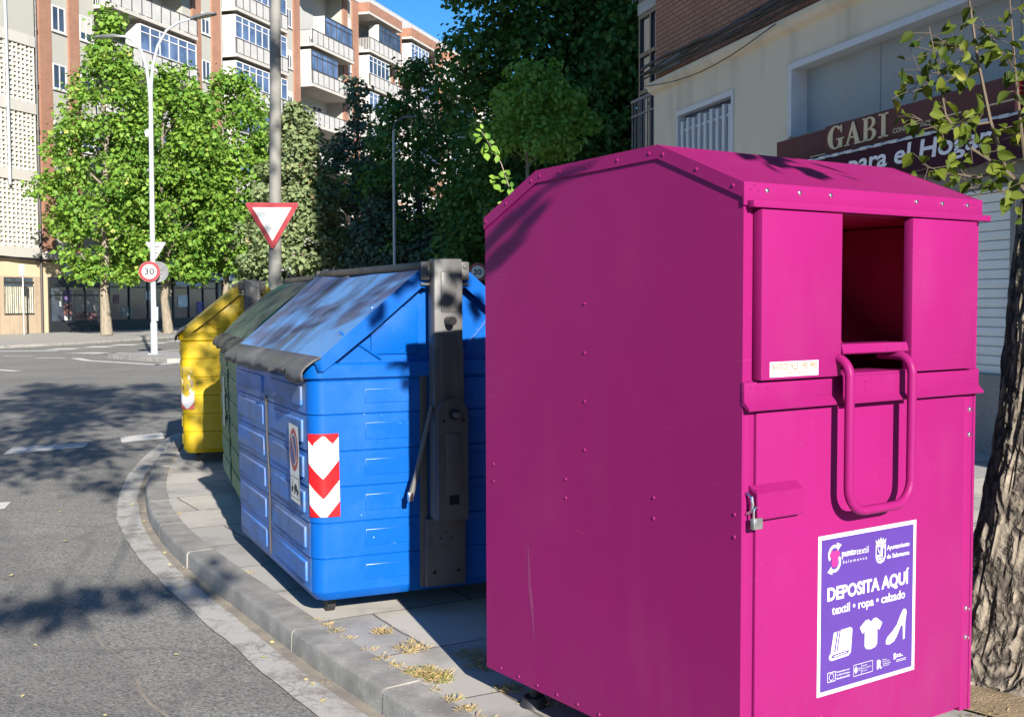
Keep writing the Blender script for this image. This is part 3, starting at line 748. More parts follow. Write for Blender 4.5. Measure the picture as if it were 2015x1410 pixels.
# fascia with drip lip
g.box(-0.006, -0.008, 1.792, W + 0.008, 0.001, 1.859, bev=0.002)
g.box(0.006, -0.034, 1.786, W + 0.018, -0.008, 1.806, bev=0.002)
for (x, z) in ((0.02, 1.84), (0.035, 1.853), (0.05, 1.838), (1.06, 1.83), (1.075, 1.845), (1.085, 1.828)): g.dome((x, -0.008, z), (0, -1, 0), 0.005)
roof = g.obj('roof', 'pink', pk)
for x in (0.085, 0.221, 0.357, 0.768, 0.903, 1.039):
    g = G(); g.dome((x, -0.008, 1.837), (0, -1, 0), 0.008); g.obj('bright_rivet', 'chrome', roof)
# hood panels either side of the opening
g = G(); g.box(0.042, -0.032, 1.297, 0.385, 0.004, 1.782, bev=0.003); g.obj('hood_panel', 'pink', pk)
g = G(); g.box(0.722, -0.032, 1.297, 1.062, 0.004, 1.782, bev=0.003); g.obj('hood_panel', 'pink', pk)
# chute: inside box with curved drum, dark
g = G()
g.box(0.06, 0.55, 1.10, 1.06, 0.56, 1.78); g.box(0.05, 0.05, 1.10, 0.06, 0.56, 1.78); g.box(1.06, 0.05, 1.10, 1.07, 0.56, 1.78); g.box(0.06, 0.03, 1.785, 1.06, 0.55, 1.795)
arc = [(0.03 + 0.40 * math.sin(R(a)), 1.385 + 0.0 + 0.16 * (1 - math.cos(R(a)))) for a in range(0, 91, 10)]
arc = [(0.02 + i * 0.045, 1.372 - 0.05 * math.sin(i / 11 * math.pi) + 0.16 * (i / 11) ** 2) for i in range(12)]
g.grid([[(x, a, b) for a, b in arc] for x in (0.07, 1.05)])
g.obj('chute', 'pink_in', pk)
# drum lip and tray
g = G()
g.prism([(-0.030, 1.362), (-0.034, 1.366), (-0.026, 1.392), (0.06, 1.392), (0.06, 1.386), (-0.02, 1.384)], 'x', 0.392, 0.705)
g.dome((0.60, -0.031, 1.377), (0, -1, 0), 0.006)
lip = g.obj('chute_lip', 'pink', pk)
g = G()
g.box(0.40, -0.030, 1.296, 0.715, 0.16, 1.304, bev=0.002); g.box(0.40, -0.030, 1.232, 0.715, -0.024, 1.296)
g.prism([(-0.030, 1.232), (-0.046, 1.217), (-0.044, 1.212), (-0.024, 1.226)], 'x', 0.40, 0.715)
for (x, z) in ((0.50, 1.28), (0.50, 1.255)): g.dome((x, -0.030, z), (0, -1, 0), 0.0055)
g.obj('tray', 'pink', pk)
# channel strips with bent lip
for x0, x1 in ((-0.002, 0.372), (0.742, W + 0.002)):
    g = G()
    g.box(x0, -0.010, 1.232, x1, 0.004, 1.292, bev=0.002)
    g.prism([(-0.010, 1.236), (-0.030, 1.217), (-0.028, 1.211), (0.004, 1.230)], 'x', x0, x1)
    for x in ([0.02, 0.05, 0.09, 0.33] if x0 < 0.3 else [1.04, 1.07, 1.095, 0.78]):
        for z in (1.275, 1.248): g.dome((x, -0.010, z), (0, -1, 0), 0.0045)
    g.obj('channel_strip', 'pink', pk)
# door
g = G()
g.box(0.056, -0.003, 0.14, 1.051, 0.018, 1.205, bev=0.002)
for (x, z) in ((0.86, 1.01), (0.89, 1.01), (0.92, 1.01), (0.86, 0.935), (0.89, 0.935), (0.92, 0.935), (0.865, 0.42), (0.9, 0.42), (0.935, 0.42), (0.865, 0.345), (0.9, 0.345), (0.935, 0.345), (0.52, 0.255), (0.57, 0.25), (0.56, 0.225), (0.80, 0.26), (0.40, 0.20), (0.20, 0.17), (0.7, 0.18), (0.52, 1.175), (0.57, 1.173)):
    g.dome((x, -0.003, z), (0, -1, 0), 0.0042)
door = g.obj('door', 'pink', pk)
for z in (1.155, 1.07, 0.475, 0.375):
    g = G(); g.dome((1.084, 0.001, z), (0, -1, 0), 0.010, n=6); g.tube([(1.084, 0.0, z), (1.084, -0.012, z)], 0.005, 6); g.obj('hinge_bolt', 'chrome', pk)
# handle: bent tube, both upper ends turn into the chute
g = G()
xl, xr, yo = 0.372, 0.668, -0.075
pth = [(xl, 0.05, 1.352), (xl, -0.02, 1.352)]
for a in range(15, 91, 15): pth.append((xl, -0.02 - 0.055 * math.sin(R(a)), 1.297 + 0.055 * math.cos(R(a))))
pth += [(xl, yo, 1.15), (xl, yo, 0.965)]
for a in range(15, 91, 15): pth.append((xl + 0.075 * (1 - math.cos(R(a))), yo, 0.965 - 0.075 * math.sin(R(a))))
q = [(xl + xr - x, y, z) for x, y, z in reversed(pth)]
g.tube(pth + q, 0.0145, 14)
g.obj('handle', 'pink', pk)
# hasp box over the lock staple
g = G()
g.prism([(-0.003, 0.995), (-0.034, 0.975), (-0.036, 0.903), (-0.030, 0.903), (-0.028, 0.970), (-0.003, 0.985)], 'x', 0.028, 0.222)
g.box(0.222, -0.008, 0.915, 0.245, -0.003, 0.975); g.box(0.03, -0.03, 0.925, 0.034, 0.0, 0.985)
g.prism([(-0.036, 0.903), (-0.003, 0.910), (-0.003, 0.905), (-0.034, 0.899)], 'x', 0.05, 0.222)
g.obj('hasp', 'pink', pk)
g = G(); g.tube([(0.018, -0.004, 0.975), (0.018, -0.022, 0.965), (0.018, -0.026, 0.945), (0.018, -0.022, 0.925), (0.018, -0.004, 0.915)], 0.005, 8); g.obj('staple', 'chrome', pk)
# adjustable feet
for x, y in ((0.10, 0.13), (0.10, 1.16), (1.02, 0.13), (1.02, 1.16)):
    g = G(); g.tube([(x, y, 0.13), (x, y, 0.03)], 0.016, 10); g.tube([(x, y, 0.035), (x, y, 0.0)], [0.04, 0.055], 16); g.obj('foot', 'black', pk)
# phone sticker
g = G(); g.face([(0.076, -0.0328, 1.305), (0.282, -0.0328, 1.305), (0.282, -0.0328, 1.349), (0.076, -0.0328, 1.349)], 0)
put_text(g, 'AVISOS 923 190 990', 0.084, 1.324, 0.275, 1.345, -0.0334, 1, 0.010)
put_text(g, 'info@porsiete.org', 0.132, 1.311, 0.232, 1.3215, -0.0334, 1, 0.008)
s_ = g.obj('phone_sticker', ['white', 'orange'], pk, False); s_['label'] = 'white sticker with orange AVISOS phone number'
# poster
PX0, PX1, PZ0, PZ1 = 0.324, 0.798, 0.318, 0.812
def pa(a): return PX0 + a * (PX1 - PX0)
def pb(b): return PZ0 + b * (PZ1 - PZ0)
g = G(); Y0 = -0.0040
def pp(pts, k, mi): g.face([(pa(a), Y0 - 0.0006 * k, pb(b)) for a, b in pts], mi)
def pt(s, a0, b0, a1, b1, k=2, mi=0, bold=0.0, spacing=1.0, cap=None): put_text(g, s, pa(a0), pb(b0), pa(a1), pb(b1), Y0 - 0.0006 * k, mi, bold, spacing, cap_only=cap)
pp([(0, 0), (1, 0), (1, 1), (0, 1)], 0, 0)
pp([(0.03, 0.026), (0.97, 0.026), (0.97, 0.974), (0.03, 0.974)], 1, 1)
def arcband(cx, cz, r0, r1, a0, a1, n=14, sx=1.0):
    for i in range(n):
        t0, t1 = R(a0 + (a1 - a0) * i / n), R(a0 + (a1 - a0) * (i + 1) / n)
        pp([(cx + sx * r0 * math.cos(t0), cz + r0 * math.sin(t0)), (cx + sx * r1 * math.cos(t0), cz + r1 * math.sin(t0)), (cx + sx * r1 * math.cos(t1), cz + r1 * math.sin(t1)), (cx + sx * r0 * math.cos(t1), cz + r0 * math.sin(t1))], 2, 0)
arcband(0.155, 0.872, 0.043, 0.062, 60, 215); arcband(0.155, 0.822, 0.043, 0.062, -120, 35)
pp([(0.175, 0.945), (0.222, 0.928), (0.185, 0.893)], 2, 0); pp([(0.135, 0.748), (0.088, 0.768), (0.125, 0.800)], 2, 0)
tee = [(-.5, .30), (-.24, .5), (-.1, .5), (-.05, .43), (.05, .43), (.1, .5), (.24, .5), (.5, .30), (.38, .08), (.28, .14), (.28, -.36), (.2, -.46), (0, -.5), (-.2, -.46), (-.28, -.36), (-.28, .14), (-.38, .08)]
pp([(0.155 + 0.105 * a, 0.846 + 0.105 * b) for a, b in tee], 3, 2)
pt('punto', 0.226, 0.835, 0.365, 0.885, bold=0.03); pt('textil', 0.37, 0.845, 0.492, 0.888)
pt('Salamanca', 0.236, 0.805, 0.478, 0.824, spacing=1.5)
crown_ = [(0.565, 0.915), (0.572, 0.885), (0.668, 0.885), (0.675, 0.915), (0.655, 0.9), (0.645, 0.922), (0.632, 0.9), (0.62, 0.928), (0.608, 0.9), (0.595, 0.922), (0.585, 0.9)]
pp(crown_, 2, 0)
pp([(0.568, 0.88), (0.672, 0.88), (0.672, 0.80), (0.655, 0.768), (0.62, 0.757), (0.585, 0.768), (0.568, 0.80)], 2, 0)
pp([(0.575, 0.867), (0.617, 0.867), (0.617, 0.815), (0.575, 0.815)], 3, 1); pp([(0.64, 0.855), (0.66, 0.855), (0.66, 0.80), (0.64, 0.79)], 3, 1)
pp([(0.583, 0.86), (0.59, 0.86), (0.61, 0.822), (0.603, 0.82)], 4, 0); pp([(0.585, 0.80), (0.655, 0.80), (0.655, 0.793), (0.585, 0.793)], 3, 1); pp([(0.59, 0.785), (0.65, 0.785), (0.65, 0.778), (0.59, 0.778)], 3, 1)
pt('Ayuntamiento', 0.685, 0.826, 0.925, 0.866, bold=0.02); pt('de Salamanca', 0.685, 0.778, 0.925, 0.808, bold=0.02)
pt('DEPOSITA AQUÍ', 0.09, 0.570, 0.925, 0.672, bold=0.035, cap='DEPOSITA AQUI')
pt('textil • ropa • calzado', 0.135, 0.478, 0.885, 0.552, bold=0.02)
# book, t-shirt, shoe
def icon(pts, cx, cz, sx, sz, k=2, mi=0): pp([(cx + a * sx, cz + b * sz) for a, b in pts], k, mi)
icon([(-.42, -.22), (-.3, .44), (-.16, .46), (-.28, -.2)], 0.225, 0.30, 0.23, 0.185); icon([(-.22, -.2), (-.1, .46), (-.06, .46), (-.18, -.2)], 0.225, 0.30, 0.23, 0.185)
icon([(-.13, -.2), (0.0, .48), (.42, .5), (.5, .42), (.38, -.16)], 0.225, 0.30, 0.23, 0.185)
icon([(-.5, -.34), (-.44, -.25), (-.3, -.22), (.38, -.18), (.5, .40), (.44, -.36), (.34, -.46), (-.38, -.5), (-.48, -.44)], 0.225, 0.30, 0.23, 0.185)
icon([(-.40, -.35), (-.30, -.30), (.34, -.27), (.36, -.31), (.30, -.38), (-.34, -.42)], 0.225, 0.30, 0.23, 0.185, 3, 1); icon([(-.30, -.345), (.26, -.31), (.26, -.335), (-.30, -.38)], 0.225, 0.30, 0.23, 0.185, 4, 0)
icon(tee, 0.53, 0.314, 0.23, 0.195)
icon([(-.5, -.36), (-.42, -.24), (-.2, -.12), (.02, .06), (.22, .36), (.34, .5), (.46, .48), (.5, .38), (.44, .1), (.42, -.42), (.34, -.44), (.32, -.02), (.24, .02), (.02, -.3), (-.1, -.42), (-.3, -.48), (-.48, -.46)], 0.795, 0.318, 0.22, 0.215)
# funding logos along the foot of the poster
def frame_(a0, b0, a1, b1, t=0.004):
    pp([(a0, b0), (a1, b0), (a1, b0 + t), (a0, b0 + t)], 2, 0); pp([(a0, b1 - t), (a1, b1 - t), (a1, b1), (a0, b1)], 2, 0); pp([(a0, b0), (a0 + t, b0), (a0 + t, b1), (a0, b1)], 2, 0); pp([(a1 - t, b0), (a1, b0), (a1, b1), (a1 - t, b1)], 2, 0)
frame_(0.098, 0.076, 0.178, 0.138)
for i in range(12):
    a = i * math.pi / 6; cxx, czz = 0.138 + 0.022 * math.cos(a), 0.107 + 0.021 * math.sin(a)
    pp([(cxx - .003, czz - .003), (cxx + .003, czz - .003), (cxx + .003, czz + .003), (cxx - .003, czz + .003)], 2, 0)
for k, s in enumerate(('Financiado por', 'la Unión Europea', 'NextGenerationEU')): pt(s, 0.188, 0.120 - k * 0.020, 0.318, 0.133 - k * 0.020, bold=0.02)
frame_(0.355, 0.068, 0.552, 0.142, 0.003); pp([(0.436, 0.07), (0.439, 0.07), (0.439, 0.14), (0.436, 0.14)], 2, 0)
pp(ring(0.38, 0.107, 0.015, 0.022, 10), 2, 0); pt('GOBIERNO', 0.40, 0.108, 0.43, 0.116); pt('DE ESPAÑA', 0.40, 0.096, 0.43, 0.104)
for k, s in enumerate(('MINISTERIO', 'PARA LA TRANSICION', 'ECOLOGICA')): pt(s, 0.445, 0.118 - k * 0.016, 0.445 + (0.05, 0.09, 0.05)[k], 0.126 - k * 0.016)
pt('R', 0.596, 0.072, 0.648, 0.132, bold=0.05)
for k, s in enumerate(('Plan de', 'Recuperación,', 'Transformación', 'y Resiliencia')): pt(s, 0.655, 0.120 - k * 0.014, 0.655 + (0.04, 0.075, 0.085, 0.07)[k], 0.129 - k * 0.014, bold=0.01)
pp([(0.772, 0.107), (0.795, 0.107), (0.795, 0.145), (0.772, 0.145)], 2, 0); pp([(0.776, 0.122), (0.791, 0.122), (0.791, 0.126), (0.776, 0.126)], 3, 1)
for k, w_ in enumerate((0.05, 0.07)): pp([(0.80, 0.128 - k * 0.012), (0.80 + w_, 0.128 - k * 0.012), (0.80 + w_, 0.134 - k * 0.012), (0.80, 0.134 - k * 0.012)], 2, 0)
for k in range(2): pp([(0.80, 0.096 - k * 0.01), (0.905, 0.096 - k * 0.01), (0.905, 0.099 - k * 0.01), (0.80, 0.099 - k * 0.01)], 2, 0)
s_ = g.obj('poster', ['white', 'purple', 'pinkvinyl'], door, False, recalc=False); s_['label'] = 'purple poster reading DEPOSITA AQUI with white edge'
# padlock hangs from the hasp
pl = thing('padlock', 'small brushed steel padlock hanging from the hasp of the magenta clothing bank', 'padlock', (BX + 0.028 * math.cos(BYAW) + 0.032 * math.sin(BYAW), BY + 0.028 * math.sin(BYAW) - 0.032 * math.cos(BYAW), 0.862), BYAW)
g = G(); g.box(-0.024, -0.010, 0.0, 0.024, 0.010, 0.042, bev=0.004); g.face([(-0.014, -0.0105, 0.012), (0.014, -0.0105, 0.012), (0.014, -0.0105, 0.026), (-0.014, -0.0105, 0.026)]); g.obj('lock_body', 'steel', pl)
g = G(); g.tube([(-0.015, 0, 0.04)] + [(-0.015 * math.cos(R(a)), 0, 0.066 + 0.016 * math.sin(R(a))) for a in range(0, 181, 20)] + [(0.015, 0, 0.04)], 0.0042, 8); g.obj('shackle', 'chrome', pl)

pl.scale = (0.78, 0.78, 0.78)
pl.location.z += 0.012
# ================================================================ RECYCLING BINS
BW, BL = 1.32, 1.83
RIM = 1.185
def sect(x0, y0, x1, y1, r, n=6):
    P = []
    for cx_, cy_, a0 in ((x0 + r, y0 + r, 180), (x1 - r, y0 + r, 270), (x1 - r, y1 - r, 0), (x0 + r, y1 - r, 90)):
        for k in range(n + 1):
            a = R(a0 + 90 * k / n); P.append((cx_ + r * math.cos(a), cy_ + r * math.sin(a)))
    return P
def taper(z): return 0.02 * (1 - (z - 0.1) / 1.08)
def bin_body(g):
    rings = []
    def rg_(z, ins, r=0.075): rings.append([(a, b, z) for a, b in sect(ins, ins, BW - ins, BL - ins, max(0.02, r - ins * 0.3))])
    rg_(0.10, 0.075); rg_(0.103, 0.045); rg_(0.125, taper(.125) + 0.006); 
    edges = [0.145, 0.31, 0.48, 0.65, 0.82, 0.995, 1.155]
    for a, b in zip(edges, edges[1:]):
        rg_(a + 0.001, taper(a) - 0.002); rg_(b - 0.008, taper(b) + 0.002); rg_(b - 0.003, taper(b) + 0.007)
    rg_(1.160, -0.004); rg_(1.166, -0.016); rg_(1.225, -0.018); rg_(1.235, -0.010); rg_(1.235, 0.03)
    g.grid(rings, 0, True)
    g.face([tuple(p) for p in rings[0]])
    # raised frames on the end faces and long faces
    for a, b in zip(edges, edges[1:]):
        zm0, zm1 = a + 0.045, b - 0.045
        for x0, x1 in ((0.27, 0.50), (0.82, 1.06)):
            for y0 in (0, BL):
                t_ = taper(a)
                yy = (t_ - 0.005, t_ + 0.02) if y0 == 0 else (BL - t_ - 0.02, BL - t_ + 0.005)
                g.box(x0, yy[0], zm0, x1, yy[1], zm1, 0, 0.004)
        for y0, y1 in ((0.14, 0.82), (1.0, 1.70)):
            for x in (0, BW):
                t_ = taper(a)
                xx = (t_ - 0.012, t_ + 0.02) if x == 0 else (BW - t_ - 0.02, BW - t_ + 0.012)
                g.box(xx[0], y0, zm0 - 0.012, xx[1], y1, zm1 + 0.012, 0, 0.008)

def make_bin(label, loc, rz, c_end, c_side, c_lid, c_edge, curved=False, seed=1):
    bn = thing('recycling_bin', label, 'recycling bin', loc, rz, 'side-loading recycling bins in a row along the kerb')
    rg = np.random.default_rng(seed)
    g = G(); bin_body(g)
    for f in g.bm.faces:
        c = f.calc_center_median()
        f.material_index = 1 if (c.x < 0.03 and 0.07 < c.y < BL - 0.07) else 0
    # dark vertical crease on the long side
    g.tube([(0.0 + taper(z) - 0.006, 0.905 + 0.012 * math.sin(z * 9), z) for z in np.linspace(0.16, 1.02, 9)], 0.006, 6, 2)
    body = g.obj('body', [c_end, c_side, 'galvdark'], bn, ang=22)
    # gables closing the ends under the lids
    for y0, y1 in ((0.035, 0.055), (BL - 0.055, BL - 0.035)):
        g = G(); g.prism([(0.04, 1.22), (BW - 0.04, 1.22), (BW - 0.06, 1.26), (0.78, 1.585), (0.54, 1.585), (0.06, 1.26)], 'y', y0, y1)
        if y0 < 1:
            g.box(0.31, y0 - 0.012, 1.27, 0.55, y0, 1.50, 0, 0.006); g.tube([(0.16, y0 - 0.002, 1.38), (0.36, y0 - 0.01, 1.25)], 0.006, 6); g.tube([(0.98, y0 - 0.002, 1.50), (0.80, y0 - 0.01, 1.30)], 0.006, 6)
        g.obj('gable', c_end, bn)
    # lids
    for side in (0, 1):
        def X(x): return x if side == 0 else BW - x
        g = G()
        if not curved: prof = [(0.555, 1.672), (0.535, 1.676), (0.30, 1.478), (0.05, 1.268), (0.022, 1.238)]
        else: prof = [(0.56, 1.672), (0.50, 1.655), (0.42, 1.605), (0.33, 1.54), (0.25, 1.475), (0.17, 1.405), (0.10, 1.335), (0.05, 1.275), (0.022, 1.24)]
        ys = np.linspace(-0.035, BL + 0.035, 26)
        rows = []
        for (x, z) in prof:
            sag = []
            for y in ys:
                w_ = mnoise.noise(Vector((x * 3, y * 2.2, seed))) * 0.007
                dip = -0.012 * math.sin(math.pi * (y + 0.035) / (BL + 0.07)) if not curved else (0.009 * math.sin(y * 26))
                sag.append((X(x), y, z + w_ + dip))
            rows.append(sag)
        g.grid(rows)
        # skirts at the two ends
        for e, y in ((0, -0.035), (-1, BL + 0.035)):
            top = [r[e] for r in rows]
            low = [(X(x + 0.012), y, max(1.20, z - 0.085)) for (x, z) in prof]
            for i in range(len(prof) - 1):
                g.face([top[i], top[i + 1], low[i + 1], low[i]], 1)
                yin = y + (0.012 if e == 0 else -0.012)
                g.face([low[i], low[i + 1], (low[i + 1][0], yin, low[i + 1][2]), (low[i][0], yin, low[i][2])], 1)
        bmesh.ops.remove_doubles(g.bm, verts=g.bm.verts[:], dist=0.0005)
        lid = g.obj('lid', [c_lid, c_end if not curved else c_lid], bn, ang=30)
        md = lid.modifiers.new('thickness', 'SOLIDIFY'); md.thickness = 0.008; md.offset = -1
        # rubber front edge, crumpled
        g = G(); rows = []
        ys = np.linspace(-0.05, BL + 0.05, 60)
        for k, (x, z) in enumerate(((0.045, 1.268), (0.005, 1.248), (-0.028, 1.226), (-0.046, 1.203), (-0.048, 1.180), (-0.040, 1.160))):
            rr_ = []
            for y in ys:
                a = mnoise.noise(Vector((y * 3.2, k * 0.6, seed * 3.1 + side))) * 0.012 * k / 3 + mnoise.noise(Vector((y * 9, k * 1.1, seed))) * 0.006 * k / 3
                tear = 0.0
                if side == 0 and seed == 1: tear = (0.045 * math.exp(-((y - 0.34) / 0.03) ** 2) + 0.02 * math.exp(-((y - 1.55) / 0.03) ** 2) - 0.016 * math.exp(-((y - 0.12) / 0.12) ** 2)) * k / 5
                rr_.append((X(x + a * 0.8 + tear), y, z + a + tear * 0.8))
            rows.append(rr_)
        g.grid(rows)
        ed = g.obj('lid_edge', c_edge, bn, ang=60)
        md = ed.modifiers.new('thickness', 'SOLIDIFY'); md.thickness = 0.006
    # ridge beams
    for x in (0.545, 0.745):
        g = G(); g.box(x, -0.01, 1.672, x + 0.03, BL + 0.01, 1.712, bev=0.006); g.obj('ridge_beam', 'darkbar', bn)
    # lifting posts at both ends
    for e in (0, 1):
        def Y(y): return y if e == 0 else BL - y
        def bx_(g, x0, y0, z0, x1, y1, z1, mi=0, bev=0.004): g.box(x0, Y(y0), z0, x1, Y(y1), z1, mi, bev)
        g = G()
        bx_(g, 0.585, -0.100, 0.47, 0.735, -0.012, 1.728, 0, 0.012)
        bx_(g, 0.620, -0.106, 1.47, 0.700, -0.095, 1.665, 0, 0.005); bx_(g, 0.612, -0.106, 1.045, 0.704, -0.095, 1.36, 1, 0.005)
        bx_(g, 0.5855, -0.1012, 0.475, 0.7345, -0.099, 1.30, 1, 0.0005)
        bx_(g, 0.545, -0.012, 0.13, 0.58, 0.02, 1.17, 1); bx_(g, 0.74, -0.012, 0.13, 0.775, 0.02, 1.17, 1)
        bx_(g, 0.560, -0.045, 0.135, 0.765, 0.0, 0.468, 2, 0.006)
        for (x, z) in ((0.60, 0.205), (0.725, 0.205), (0.66, 0.40), (0.635, 0.37), (0.69, 0.37)):
            r_ = 0.009 if z < 0.3 else 0.005
            g.tube([(x, Y(-0.0455), z), (x, Y(-0.0475), z)], r_, 10, 3)
        for (x, z) in ((0.55, 0.30), (0.555, 0.80), (0.555, 1.05), (0.77, 0.26), (0.77, 0.42)): g.dome((x, Y(-0.012), z), (0, -1 if e == 0 else 1, 0), 0.007, 0)
        post = g.obj('lifting_post', ['galv', 'galvdark', 'galvdark', 'hole'], bn)
        # top corner plates with bolts
        for x0, x1 in ((0.535, 0.583), (0.737, 0.785)):
            g = G(); bx_(g, x0, -0.060, 1.625, x1, -0.045, 1.715, 0, 0.010)
            for z in (1.69, 1.65): g.dome(((x0 + x1) / 2, Y(-0.060), z), (0, -1 if e == 0 else 1, 0), 0.013)
            bx_(g, x0 + 0.004, -0.05, 1.60, x1, 0.0, 1.612, 0, 0.002)
            g.obj('corner_plate', 'galv', post)
        # stub pipe
        g = G(); g.tube([(0.655, Y(-0.10), 1.43), (0.655, Y(-0.165), 1.43)], 0.021, 14, 0, False); g.tube([(0.655, Y(-0.164), 1.43), (0.655, Y(-0.1645), 1.43)], 0.019, 14, 1)
        g.obj('stub_pipe', ['galvdark', 'hole'], post)
        # swinging arm with rounded head
        g = G()
        hd = [(0.583, 0.475), (0.737, 0.475), (0.737, 0.985)] + [(0.66 + 0.077 * math.cos(R(a)), 0.985 + 0.077 * math.sin(R(a))) for a in range(10, 180, 10)] + [(0.583, 0.985)]
        g.prism(hd, 'y', Y(-0.150), Y(-0.120), 0)
        bx_(g, 0.622, -0.158, 0.60, 0.700, -0.148, 0.895, 0, 0.006)
        g.prism([(0.64, 0.55), (0.69, 0.55), (0.69, 0.595), (0.64, 0.595)], 'y', Y(-0.1512), Y(-0.149), 1)
        g.tube([(0.66, Y(-0.15), 0.985), (0.66, Y(-0.175), 0.985)], 0.024, 16, 1); g.tube([(0.66, Y(-0.17), 0.985), (0.66, Y(-0.205), 0.985)], 0.014, 8, 2)
        for x in (0.612, 0.712): g.tube([(x, Y(-0.15), 0.955), (x, Y(-0.153), 0.955)], 0.008, 8, 1)
        g.obj('swing_arm', ['galvdark', 'hole', 'galv'], post, ang=25)
        if e == 0:
            g = G(); g.tube([(0.575, -0.085, 1.02), (0.53, -0.10, 0.86), (0.487, -0.11, 0.70), (0.455, -0.115, 0.60)], [0.012, 0.013, 0.013, 0.015], 10); g.box(0.44, -0.13, 0.575, 0.465, -0.105, 0.62, 1, 0.004)
            g.obj('lever', ['galv', 'chrome'], post)
    # castors
    for x, y in ((0.15, 0.24), (BW - 0.15, 0.24), (0.15, BL - 0.24), (BW - 0.15, BL - 0.24)):
        g = G(); g.tube([(x - 0.02, y, 0.05), (x + 0.02, y, 0.05)], 0.05, 18); g.box(x - 0.03, y - 0.03, 0.055, x + 0.03, y + 0.03, 0.115, 1, 0.006); g.obj('castor', ['black', 'galvdark'], bn)
    return bn, body

def perim(t, r=0.07):
    """point on the near-left corner outline: t<0 along the long side, t>0 along the end face"""
    arc = r * math.pi / 2
    if t < 0: return (0.0, r - t)
    if t > arc: return (r + (t - arc), 0.0)
    a = t / r; return (r - r * math.cos(a), r - r * math.sin(a))
def chevron(bn, t0, t1, z0, z1, tm, slope, bands, top_torn=None, seed=3, mats=('reflwhite', 'red', 'glue', 'ink')):
    """red and white chevron label wrapped round the corner; bands: (q_low,q_high,material)"""
    g = G(); n = 22
    def P(t, z, o=0.010):
        x, y = perim(t); cx_, cy_ = 0.07, 0.07
        nx, ny = (x - cx_, y - cy_) if (t >= 0 and t <= 0.11) else ((-1, 0) if t < 0 else (0, -1))
        ln = math.hypot(nx, ny); tp = taper(z)
        return (x + tp + nx / ln * o, y + tp + ny / ln * o, z)
    for i in range(n):
        a, b = t0 + (t1 - t0) * i / n, t0 + (t1 - t0) * (i + 1) / n
        for ql, qh, mi in bands:
            za0, za1 = [min(z1, max(z0, q + slope * abs(a - tm))) for q in (ql, qh)]
            zb0, zb1 = [min(z1, max(z0, q + slope * abs(b - tm))) for q in (ql, qh)]
            if za1 - za0 < 1e-5 and zb1 - zb0 < 1e-5: continue
            g.face([P(a, za0), P(b, zb0), P(b, zb1), P(a, za1)], mi)
    return g, P

# blue bin, nearest
blue, bbody = make_bin('sky blue recycling bin with scuffed grey lid edge, nearest the magenta bank', (-0.945, 5.30, 0), R(24.44), 'blue', 'bluefade', 'bluelid', 'greyrubber', False, 1)
g, P = chevron(blue, 0.03, 0.172, 0.51, 0.905, 0.095, 1.15, [(-1, 0.495, 1), (0.495, 0.595, 0), (0.595, 0.69, 1), (0.69, 0.80, 0), (0.80, 2, 1)])
blob = [(0.100 + 0.046 * math.cos(q) * (1 + 0.07 * math.sin(q * 3 + 1)), 0.822 + 0.066 * math.sin(q) * (1 + 0.10 * math.sin(q * 5))) for q in (i * 2 * math.pi / 26 for i in range(26))]
for i in range(len(blob)):
    a, b = blob[i], blob[(i + 1) % len(blob)]
    for k in range(6):
        u0, u1 = k / 6, (k + 1) / 6; mx_ = lambda q, u: (0.100 + (q[0] - 0.100) * u, 0.822 + (q[1] - 0.822) * u)
        g.face([P(*mx_(a, u1), .0114), P(*mx_(b, u1), .0114)] + ([P(*mx_(b, u0), .0114), P(*mx_(a, u0), .0114)] if k else [P(0.100, 0.822, .0114)]), 2)
for r0, r1, mi, o in ((0.024, 0.012, 1, .0116), (0.020, 0.009, 0, .0120)):
    pts = ring(0.150, 0.835, r0 * 0.8, r1 * 0.8, 18); g.face([P(a, b, o) for a, b in pts], mi)
put_text(g, 'omb', 0.139, 0.832, 0.161, 0.838, 0, 1, 0.02, fmap=lambda a, b: P(a, b, .0124))
g.face([P(0.160, 0.63, .0114), P(0.163, 0.63, .0114), P(0.163, 0.68, .0114), P(0.161, 0.69, .0114)], 3)
s_ = g.obj('chevron_sticker', ['reflwhite', 'red', 'glue', 'ink'], bbody, False); s_['label'] = 'red and white chevron sticker, partly torn'
# no parking label on the long side
g = G()
def np_(a, b, k): return (-0.0185 - 0.0007 * k + taper(b), 0.355 - a, b)
def npf(pts, k, mi): g.face([np_(a, b, k) for a, b in pts], mi)
npf([(0.0, 0.55), (0.19, 0.545), (0.187, 0.70), (0.193, 0.80), (0.19, 0.925), (0.003, 0.93), (0.0, 0.8), (0.004, 0.68)], 0, 0)
npf(ring(0.095, 0.805, 0.083, 0.105, 32), 1, 1); npf(ring(0.095, 0.805, 0.062, 0.078, 32), 2, 0); npf(ring(0.095, 0.805, 0.057, 0.072, 32), 3, 2)
npf([(0.045, 0.86), (0.065, 0.878), (0.148, 0.755), (0.128, 0.735)], 4, 0); npf([(0.052, 0.857), (0.065, 0.867), (0.141, 0.757), (0.128, 0.747)], 5, 1)
npf([(0.015, 0.672), (0.175, 0.670), (0.175, 0.566), (0.015, 0.568)], 1, 3); npf([(0.018, 0.669), (0.172, 0.667), (0.172, 0.569), (0.018, 0.571)], 2, 0)
npf([(0.03, 0.605), (0.065, 0.603), (0.065, 0.618), (0.03, 0.62)], 3, 3); npf([(0.035, 0.595), (0.055, 0.64), (0.06, 0.66), (0.064, 0.66), (0.06, 0.63)], 3, 3)
npf([(0.08, 0.61), (0.165, 0.596), (0.165, 0.612), (0.145, 0.618), (0.132, 0.638), (0.105, 0.642), (0.095, 0.626), (0.08, 0.628)], 3, 3)
